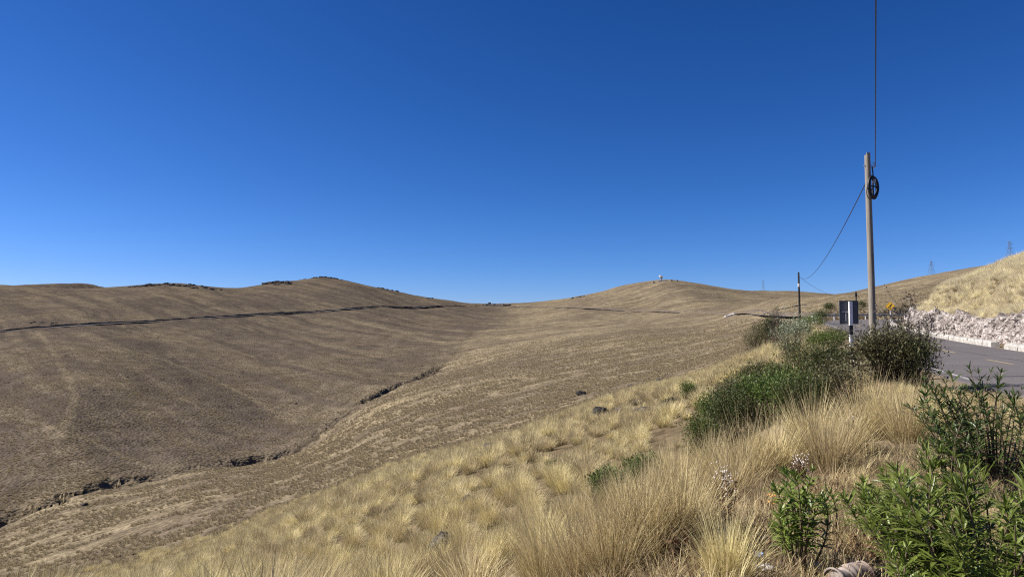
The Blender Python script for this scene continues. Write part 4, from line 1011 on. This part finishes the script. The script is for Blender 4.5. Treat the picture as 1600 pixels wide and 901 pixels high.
rock('stone', 1178, 5.2, (.20, .09, .07), 'pale curved stone left of the young green plant', 'stone', 91, .15, 'stone', None, R(25))
rock('stone', 1187, 4.45, (.12, .09, .06), 'white stone at the bottom edge below the black plastic', 'stone', 92, .15, 'stone')
rock('stone', 1120, 4.3, (.05, .05, .07), 'tiny white pebble at the bottom edge beside straw stems', 'stone', 93, .15, 'stone')
rock('stone', 1262, 4.6, (.12, .10, .07), 'tan stone behind the left end of the tin', 'stone', 94, .2, 'stone')
rock('stone', 1350, 6.9, (.16, .1, .07), 'small pale stone under the rear dry grass', 'stone', 95, .2, 'stone')
def crumple(name, u, d, size, label, m, seed, cat, dz=0.0):
    me = rock_mesh(name, M[m], size, seed, 4, .9); o = bpy.data.objects.new(name, me); link(o); x, y, z = onpx(u, d); o.location = (x, y, z + size[2] * .32 + dz); o.rotation_euler = (0, 0, seed); return tag(o, label, cat)
crumple('sackcloth', 1120, 5.0, (.20, .14, .12), 'crumpled grey striped cloth beside the seed head plant', 'cloth', 96, 'cloth', .02)
crumple('plastic_bag', 1152, 4.75, (.24, .16, .09), 'crumpled black plastic bag among dead leaves', 'plastic', 97, 'bag')
crumple('wrapper', 1180, 4.65, (.07, .05, .03), 'scrap of blue and white wrapper beside the black plastic', 'blue', 98, 'wrapper', .02)
crumple('wrapper', 1384, 5.6, (.07, .05, .05), 'grey scrap of wrapper under the spreading plant', 'cloth', 99, 'wrapper', .02)

# ------------------------------------------------------------------ tussock grass
near_layers = lambda s: [dict(n=420, r0=.16 * s, L=.66 * s, spread=.62, width=.0055, droop=.5), dict(n=160, r0=.10 * s, L=.85 * s, spread=.36, width=.0045, droop=.35), dict(n=120, r0=.2 * s, L=.34 * s, spread=1.15, width=.006, droop=.5)]
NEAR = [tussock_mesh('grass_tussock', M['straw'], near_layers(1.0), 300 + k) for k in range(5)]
tgroup = 'large straw tussocks of the foreground'
def tussock(u, d, s, label, k=0, sz=1.0, rz=0.0, group=tgroup, tilt=(0, 0)):
    x, y, z = onpx(u, d); o = bpy.data.objects.new('grass_tussock', NEAR[k % 5]); link(o); o.location = (x, y, z); o.scale = (s, s, s * sz); o.rotation_euler = (tilt[0], tilt[1], rz)
    return tag(o, label, 'grass tussock', group)
BIG = [
 (1005, 5.0, 1.02, 'largest straw tussock in front, left of the seed head plant'), (1060, 5.1, .92, 'tall straw tussock between the largest tussock and the seed heads'),
 (955, 4.8, .84, 'bushy straw tussock against the left of the largest tussock'), (905, 5.0, .82, 'wide straw tussock at the bottom edge left of the largest ones'),
 (850, 5.6, .80, 'pale straw tussock at the bottom edge, outer left of the front group'), (1160, 8.0, 1.1, 'broad straw tussock in front of the lower shrub bank'),
 (1205, 8.3, 1.05, 'straw tussock beside the small pale seed heads'), (1265, 9.3, 1.25, 'tall fine straw tussock below the deep green shrub'),
 (1290, 7.9, 1.0, 'spreading straw tussock in the middle of the rear group'), (1345, 10.5, 1.35, 'tallest straw tussock before the big pole bush'),
 (1385, 10.4, 1.2, 'upright straw tussock before the right part of the pole bush'), (1412, 9.2, 1.1, 'brownish straw tussock left of the thin deep green shrub'),
 (1450, 11, 1.0, 'straw tussock at the road verge behind the thin green shrub'), (1110, 9.6, 1.0, 'straw tussock below the round dark shrub'),
 (1135, 7.2, .8, 'small straw tussock behind the white seed heads'), (1050, 9.5, 1.0, 'straw tussock just beyond the front shrub and largest tussock'),
 (1320, 8.6, .9, 'thin straw tussock in front of the tallest rear one'), (1520, 5.4, .55, 'slim pale grass tuft between the two right green shrubs'),
 (1590, 5.0, .7, 'dry grass tuft at the right edge between green shrubs'), (1130, 4.25, .6, 'short straw tuft at the bottom edge beside the black plastic'),
 (1230, 30, 1.2, 'straw tussock between olive and dark shrubs'), (1265, 36, 1.5, 'golden straw tussock right of the silvery shrub'), (1195, 24, 1.2, 'straw tussock between the two shrub banks'),
]
for k, (u, d, s, lab) in enumerate(BIG):
    tussock(u, d, s, lab, k, 1.0, k * 1.7)

# points for the grass that covers the slopes
def scatter(n, rmin, rmax, a0, a1, seed):
    g = np.random.default_rng(seed); r = np.sqrt(g.uniform(rmin ** 2, rmax ** 2, n)); a = np.radians(g.uniform(a0, a1, n)); return r * np.sin(a), r * np.cos(a), g
SHR = [(o.location.x, o.location.y) for o in list(COL.objects) if o.name.startswith(('shrub', 'narrow_leaf'))]
def keep_mask(x, y, g, road_l=4.3, road_r=6.6):
    d, s, i, t = nearest_on(CE, x, y); hw = HW[i]
    dl_, sl_, *_q = nearest_on(LE, x, y); dr_, sr_, *_q = nearest_on(RE, x, y)
    ok = ((sl_ < 0) & (dl_ > 1.6)) | ((sr_ > 0) & (dr_ > 3.3))
    ok &= ~((np.hypot((x - 2.6) / 2.5, (y - 5.2) / 3.0) < 1.0))
    ok &= ~((np.hypot((x - 6.2) / 2.6, (y - 8.0) / 3.6) < 1.0) & (g.uniform(size=len(x)) < .75))
    ok &= np.hypot(x, y) > 2.6
    sd, ss, si, st = nearest_on(STc, x, y); ok &= ~((sd < 3.0) & (ST_AMP[si] > .8))
    for P in (FL, FR):
        fd, *_r = nearest_on(P[::3], x, y); ok &= fd > 6
    return ok
def slope_euler(x, y, g, amt=.5):
    e_ = .6; gx = (height(x + e_, y) - height(x - e_, y)) / (2 * e_); gy = (height(x, y + e_) - height(x, y - e_)) / (2 * e_)
    # lean a little downhill
    return np.stack([np.clip(gy * amt, -.5, .5) + g.normal(0, .07, len(x)), np.clip(-gx * amt, -.5, .5) + .20 + g.normal(0, .10, len(x)), np.zeros(len(x))], -1)

# individual tussocks of the near slope (the ones that show largest)
x, y, g = scatter(900, 5.2, 17, -36, 16, 401); ok = keep_mask(x, y, g) & (x < 2.2 + .05 * y); x, y = x[ok], y[ok]
bx_ = np.array([xr(u, d) for u, d, *_ in BIG]); by_ = np.array([d for _, d, *_r in BIG])
sel = []
for i in range(len(x)):
    if np.min(np.hypot(bx_ - x[i], by_ - y[i])) < .45 or any((x[i] - x[j]) ** 2 + (y[i] - y[j]) ** 2 < .60 ** 2 for j in sel): continue
    sel.append(i)
sel = [i for i in sel if abs(x[i]) < y[i] * .76 + .3][:240]
x, y = x[sel], y[sel]; z = height(x, y); eu = slope_euler(x, y, g)
for i in range(len(x)):
    o = bpy.data.objects.new('grass_tussock', NEAR[i % 5]); link(o); s_ = .60 + .32 * g.uniform(); o.location = (x[i], y[i], z[i]); o.scale = (s_ * 1.05, s_ * 1.05, s_ * .88); o.rotation_euler = (eu[i, 0], eu[i, 1], g.uniform(0, 6.28))
    tag(o, 'straw tussock packed among its like on the near left slope', 'grass tussock', 'straw tussocks packed on the near left slope')
IND = np.stack([x, y], -1)

def instancer(name, X, Y, Z, eu, scl, pick, variants, label, cat):
    me = raw_mesh(name, np.stack([X, Y, Z], -1), np.zeros((0, 3), int)) if False else bpy.data.meshes.new(name)
    me.vertices.add(len(X)); me.vertices.foreach_set('co', np.stack([X, Y, Z], -1).astype(np.float32).ravel())
    for k, typ, arr, fld in (('turn', 'FLOAT_VECTOR', eu, 'vector'), ('size', 'FLOAT', scl, 'value'), ('pick', 'INT', pick, 'value')):
        a = me.attributes.new(k, typ, 'POINT'); a.data.foreach_set(fld, np.ascontiguousarray(arr, np.int32 if typ == 'INT' else np.float32).ravel())
    o = bpy.data.objects.new(name, me); link(o)
    c = bpy.data.collections.new(name + '_source')
    for k, vm in enumerate(variants): c.objects.link(bpy.data.objects.new('%s_source_%02d' % (name, k), vm))
    ng = bpy.data.node_groups.new(name + '_nodes', 'GeometryNodeTree'); ng.interface.new_socket('Geometry', in_out='INPUT', socket_type='NodeSocketGeometry'); ng.interface.new_socket('Geometry', in_out='OUTPUT', socket_type='NodeSocketGeometry')
    nn = ng.nodes; gi = nn.new('NodeGroupInput'); go = nn.new('NodeGroupOutput'); ip = nn.new('GeometryNodeInstanceOnPoints'); ci = nn.new('GeometryNodeCollectionInfo')
    ci.inputs['Collection'].default_value = c; ci.inputs['Separate Children'].default_value = True; ci.inputs['Reset Children'].default_value = True
    def na(nm, t): q = nn.new('GeometryNodeInputNamedAttribute'); q.data_type = t; q.inputs['Name'].default_value = nm; return q.outputs['Attribute']
    L_ = ng.links; L_.new(gi.outputs[0], ip.inputs['Points']); L_.new(ci.outputs[0], ip.inputs['Instance']); ip.inputs['Pick Instance'].default_value = True
    L_.new(na('pick', 'INT'), ip.inputs['Instance Index'])
    er = nn.new('FunctionNodeEulerToRotation'); L_.new(na('turn', 'FLOAT_VECTOR'), er.inputs[0]); L_.new(er.outputs[0], ip.inputs['Rotation']); L_.new(na('size', 'FLOAT'), ip.inputs['Scale']); L_.new(ip.outputs[0], go.inputs[0])
    md = o.modifiers.new('scatter', 'NODES'); md.node_group = ng
    return tag(o, label, cat, kind='stuff')

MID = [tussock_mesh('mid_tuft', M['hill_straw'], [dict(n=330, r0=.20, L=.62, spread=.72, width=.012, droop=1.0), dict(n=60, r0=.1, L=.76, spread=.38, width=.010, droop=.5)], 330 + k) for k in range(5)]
SUNLIT = [m_.copy() for m_ in MID]
for m_ in SUNLIT: m_.materials.clear(); m_.materials.append(M['sunlit_straw'])
FAR = [tussock_mesh('far_tuft', M['far_straw'], [dict(n=34, r0=.16, L=.50, spread=.8, width=.045, droop=.5, segs=2)], 350 + k) for k in range(4)]
DRY = [tussock_mesh('dry_tuft', M['rust_grass'], [dict(n=46, r0=.14, L=.26, spread=.9, width=.0045, droop=.7)], 370 + k) for k in range(4)]
for m_ in DRY[2:]: m_.materials.clear(); m_.materials.append(M['straw'])
def spread_grass():
    # near and middle slope
    X = []; Y = []; S = []
    for cell, r0, r1, s_ in ((.72, 4.2, 30, .86), (.95, 30, 90, 1.22), (.70, 24, 140, 1.2)):
        g = np.random.default_rng(411 + int(r1)); gx_, gy_ = np.meshgrid(np.arange(-r1, r1, cell), np.arange(0, r1, cell)); x = gx_.ravel() + .36 * cell * g.uniform(-1, 1, gx_.size); y = gy_.ravel() + .36 * cell * g.uniform(-1, 1, gx_.size)
        rr_ = np.hypot(x, y); k_ = (rr_ > r0) & (rr_ < r1 * (1 - .12 * g.uniform(size=len(x)))) & (np.abs(np.arctan2(x, y)) < R(40)) & (g.uniform(size=len(x)) < .92); x, y = x[k_], y[k_]
        if len(IND): x, y = (lambda m_: (x[m_], y[m_]))(np.array([np.min(np.hypot(IND[:, 0] - a_, IND[:, 1] - b_)) > .5 if math.hypot(a_, b_) < 18 else True for a_, b_ in zip(x, y)], bool))
        ok = keep_mask(x, y, g); x, y = x[ok], y[ok]
        if r1 == 140:      # the grassy bank above the rock cutting
            dd, sd_, *_r = nearest_on(CE, x, y); ok = (sd_ > 0) & (dd < 60); x, y = x[ok], y[ok]
        X.append(x); Y.append(y); S.append(s_ * g.uniform(.62, 1.12, len(x)) * (1 + .35 * vnoise(x / 5, y / 5, 77)))
    x, y, s_ = np.concatenate(X), np.concatenate(Y), np.concatenate(S); g = np.random.default_rng(5)
    clump = vnoise(x / 2.2, y / 2.2, 55) + .5 * vnoise(x / .9, y / .9, 56)
    ok = (clump > -.24) | ((x > 20) & (y < 140) & (x > y * .45)); x, y, s_ = x[ok], y[ok], s_[ok]
    # the verge right of the standing place is shorter
    gap_ = (x > .8 + .15 * y) & (np.hypot(x, y) < 27) & (x < 20); okk = ~(gap_ & (g.uniform(size=len(x)) < .70)); s_ = np.where(gap_, s_ * .58, s_); x, y, s_ = x[okk], y[okk], s_[okk]
    z = height(x, y); eu = slope_euler(x, y, g); eu[:, 2] = g.uniform(0, 6.28, len(x))
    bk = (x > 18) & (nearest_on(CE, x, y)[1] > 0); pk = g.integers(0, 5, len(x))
    instancer('bank_grass', x[bk], y[bk], z[bk], eu[bk], s_[bk], pk[bk], SUNLIT, 'straw grass with sunlight painted in, covering the bank above the rock cutting', 'grass')
    x, y, z, eu, s_, pk = x[~bk], y[~bk], z[~bk], eu[~bk], s_[~bk], pk[~bk]
    instancer('tussock_grass', x, y, z, eu, s_, pk, MID, 'straw coloured tussock grass covering the near slope', 'grass')
    X = []; Y = []; S = []
    for cnt, r0, r1 in ((9000, 48, 95), (46000, 85, 210), (76000, 210, 470)):
        x, y, g = scatter(cnt, r0, r1, -39, 40, 431 + r1); ok = keep_mask(x, y, g); x, y = x[ok], y[ok]
        cl = vnoise(x / 4.5, y / 4.5, 57) + .6 * vnoise(x / 1.6, y / 1.6, 58) + .5 * vnoise(x / 18, y / 18, 59); sxx = np.interp(y, STc[:, 1], STc[:, 0], left=STc[0, 0], right=0); lf = x < sxx; wob_ = 14 * fbm(x / 90, y / 90, 61, 3)
        st_ = np.where(lf, fbm((x * .72 + y * .69 + wob_) / 9, (x * .69 - y * .72) / 130, 65, 3), fbm((x * .55 - y * .83 + wob_) / 8, (x * .83 + y * .55) / 110, 66, 3))
        ok = (cl + np.where(lf, 1.2, .6) * st_ > -.16) & (np.hypot(x, y) < r1 * (1 - (.45 if r1 > 300 else 0) * g.uniform(size=len(x)) ** 1.5)); x, y = x[ok], y[ok]; X.append(x); Y.append(y); S.append(g.uniform(.6, 1.1, len(x)) * (1.0 if r1 < 300 else 1.15))
    x, y, s_ = np.concatenate(X), np.concatenate(Y), np.concatenate(S); g = np.random.default_rng(6); z = height(x, y); eu = slope_euler(x, y, g); eu[:, 2] = g.uniform(0, 6.28, len(x))
    instancer('hill_grass', x, y, z, eu, s_, g.integers(0, 4, len(x)), FAR, 'dull straw tussock grass dotted over the valley slopes', 'grass')
    # rusty short grass on the verge and the trodden ground
    x, y, g = scatter(2600, 3.0, 30, -5, 42, 451); d, s, i, t = nearest_on(CE, x, y)
    near = (np.hypot((x - 2.6) / 3.2, (y - 5.6) / 3.4) < 1.1) & (g.uniform(size=len(x)) < .35); verge = (d > HW[i] + .15) & (d < HW[i] + 4.2)
    ok = near | verge; x, y = x[ok], y[ok]
    x2, y2, g2 = scatter(520, 3.2, 10, 8, 42, 461); ok = (nearest_on(CE, x2, y2)[0] > 3.6); x = np.append(x, x2[ok]); y = np.append(y, y2[ok])
    x2, y2, g2 = scatter(9000, 8.0, 24, 20, 44, 471); dd, ss, ii, tt = nearest_on(CE, x2, y2); ok = (ss < 0) & (dd > HW[ii] + .05) & (dd < HW[ii] + 3.2); x = np.append(x, x2[ok]); y = np.append(y, y2[ok])
    x2, y2, g2 = scatter(900, 3.0, 9, 2, 44, 481); ok = (nearest_on(CE, x2, y2)[0] > 3.9); x = np.append(x, x2[ok]); y = np.append(y, y2[ok])
    z = height(x, y); eu = np.stack([g.normal(0, .2, len(x)), g.normal(0, .2, len(x)), g.uniform(0, 6.28, len(x))], -1)
    instancer('verge_grass', x, y, z, eu, g.uniform(.5, 1.15, len(x)), g.integers(0, 4, len(x)), DRY, 'short rusty dry grass on the verge and trodden ground', 'grass')
spread_grass()
def slope_stones():
    x, y, g = scatter(1500, 130, 700, -37, 14, 491); sxx = np.interp(y, STc[:, 1], STc[:, 0]); cl = vnoise(x / 30, y / 30, 492); ok = keep_mask(x, y, g) & (cl > .08) & (x < sxx + 40); x, y = x[ok], y[ok]
    ms = [rock_mesh('hill_stone', M['dark_rock'], (1, .8, .55), 500 + k, 2) for k in range(4)]
    instancer('hillside_stones', x, y, height(x, y) + .05, np.stack([x * 0, x * 0, g.uniform(0, 6.28, len(x))], -1), g.uniform(.4, 1.0, len(x)) * (1 + .9 * (g.uniform(size=len(x)) > .9)), g.integers(0, 4, len(x)), ms, 'small dark stones and tufts dotted over the left hillside', 'stones')
slope_stones()
def ground_litter():
    g = np.random.default_rng(9); n = 7000; x = g.uniform(.2, 6.5, n); y = g.uniform(3.2, 9.5, n); ok = nearest_on(CE, x, y)[0] > 3.9; x, y = x[ok], y[ok]; z = height(x, y)
    P = np.stack([x, y, z + .012], -1); D = np.stack([g.normal(size=len(x)), g.normal(size=len(x)), g.uniform(-.05, .25, len(x))], -1)
    V, F, ti = leaf_batch(P, D, .045, .018, 3); mb = MB().add(V, F, 0, tint=ti)
    k = 3600; x = g.uniform(.0, 6.5, k); y = g.uniform(3.2, 9.5, k); ok = nearest_on(CE, x, y)[0] > 3.9; x, y = x[ok], y[ok]; P = np.stack([x, y, height(x, y) + .01], -1); D = np.stack([g.normal(size=len(x)), g.normal(size=len(x)), g.uniform(0, .5, len(x))], -1)
    V, F, ti = leaf_batch(P, D, .24, .006, 4, .3); mb.add(V, F, 1, tint=ti)
    tag(mb.build('leaf_litter', [M['leaf_brown'], M['rust_grass']]), 'dead leaves and broken stems strewn on the trodden ground', 'leaf litter', kind='stuff')
    pb = MB()
    for k in range(260):
        xx, yy = g.uniform(.4, 7), g.uniform(3.3, 10)
        if nearest_on(CE, np.array([xx]), np.array([yy]))[0][0] < 3.8: continue
        s_ = g.uniform(.012, .04); me = rock_mesh('tmp', M['stone'], (s_ * 1.4, s_, s_ * .7), k, 1); pb.add(np.array([v.co for v in me.vertices]) + np.array([xx, yy, H(xx, yy) + s_ * .2]), np.array([p.vertices for p in me.polygons])); bpy.data.meshes.remove(me)
    tag(pb.build('pebbles', M['stone']), 'small pale pebbles scattered over the trodden ground', 'pebbles', kind='stuff')
ground_litter()

# ------------------------------------------------------------------ camera, light, sky
cam = bpy.data.cameras.new('camera'); co = bpy.data.objects.new('camera', cam); link(co); co.location = (0, 0, 0); co.rotation_euler = (math.pi / 2 + PITCH, 0, 0)
cam.sensor_width = 36; cam.lens = 36 * FOC / 1600; cam.clip_start = .05; cam.clip_end = 12000; SC.camera = co
sl = bpy.data.lights.new('sun', 'SUN'); sl.energy = 5.0; sl.angle = R(.53); sl.color = (1.0, .955, .88); so = bpy.data.objects.new('sun', sl); link(so)
so.rotation_euler = Vector(SUN_DIR).to_track_quat('Z', 'Y').to_euler()
w = bpy.data.worlds.new('World'); SC.world = w; w.use_nodes = True; nt = w.node_tree; nt.nodes.clear()
sk = nt.nodes.new('ShaderNodeTexSky'); sk.sky_type = 'NISHITA'; sk.sun_disc = False; sk.sun_elevation = SUN_EL; sk.sun_rotation = math.pi / 2 - SUN_AZ; sk.altitude = 3000; sk.air_density = 1.0; sk.dust_density = .3; sk.ozone_density = 3.0
bg = nt.nodes.new('ShaderNodeBackground'); bg.inputs[1].default_value = .1; out = nt.nodes.new('ShaderNodeOutputWorld'); 
sep = nt.nodes.new('ShaderNodeSeparateColor'); cmb = nt.nodes.new('ShaderNodeCombineColor'); nt.links.new(sk.outputs[0], sep.inputs[0])
for k, (a_, g_) in enumerate(((.565, 1.72), (.478, 1.255), (.69, 1.12))):   # deep saturated high-altitude blue: a gain and gamma per channel on the physical sky
    p_ = math_(nt, 'POWER', math_(nt, 'MULTIPLY', sep.outputs[k], .1), g_); nt.links.new(math_(nt, 'MULTIPLY', p_, a_ * 10), cmb.inputs[k])
nt.links.new(cmb.outputs[0], bg.inputs[0]); nt.links.new(bg.outputs[0], out.inputs[0])
SC.view_settings.view_transform = 'Standard'; SC.view_settings.look = 'None'; SC.view_settings.exposure = .85; SC.view_settings.gamma = 1; SC.view_settings.use_curve_mapping = False
SC.cycles.use_denoising = False; SC.cycles.filter_width = 1.2
SC.cycles.max_bounces = 6; SC.cycles.diffuse_bounces = 3; SC.cycles.transmission_bounces = 3; SC.cycles.transparent_max_bounces = 4
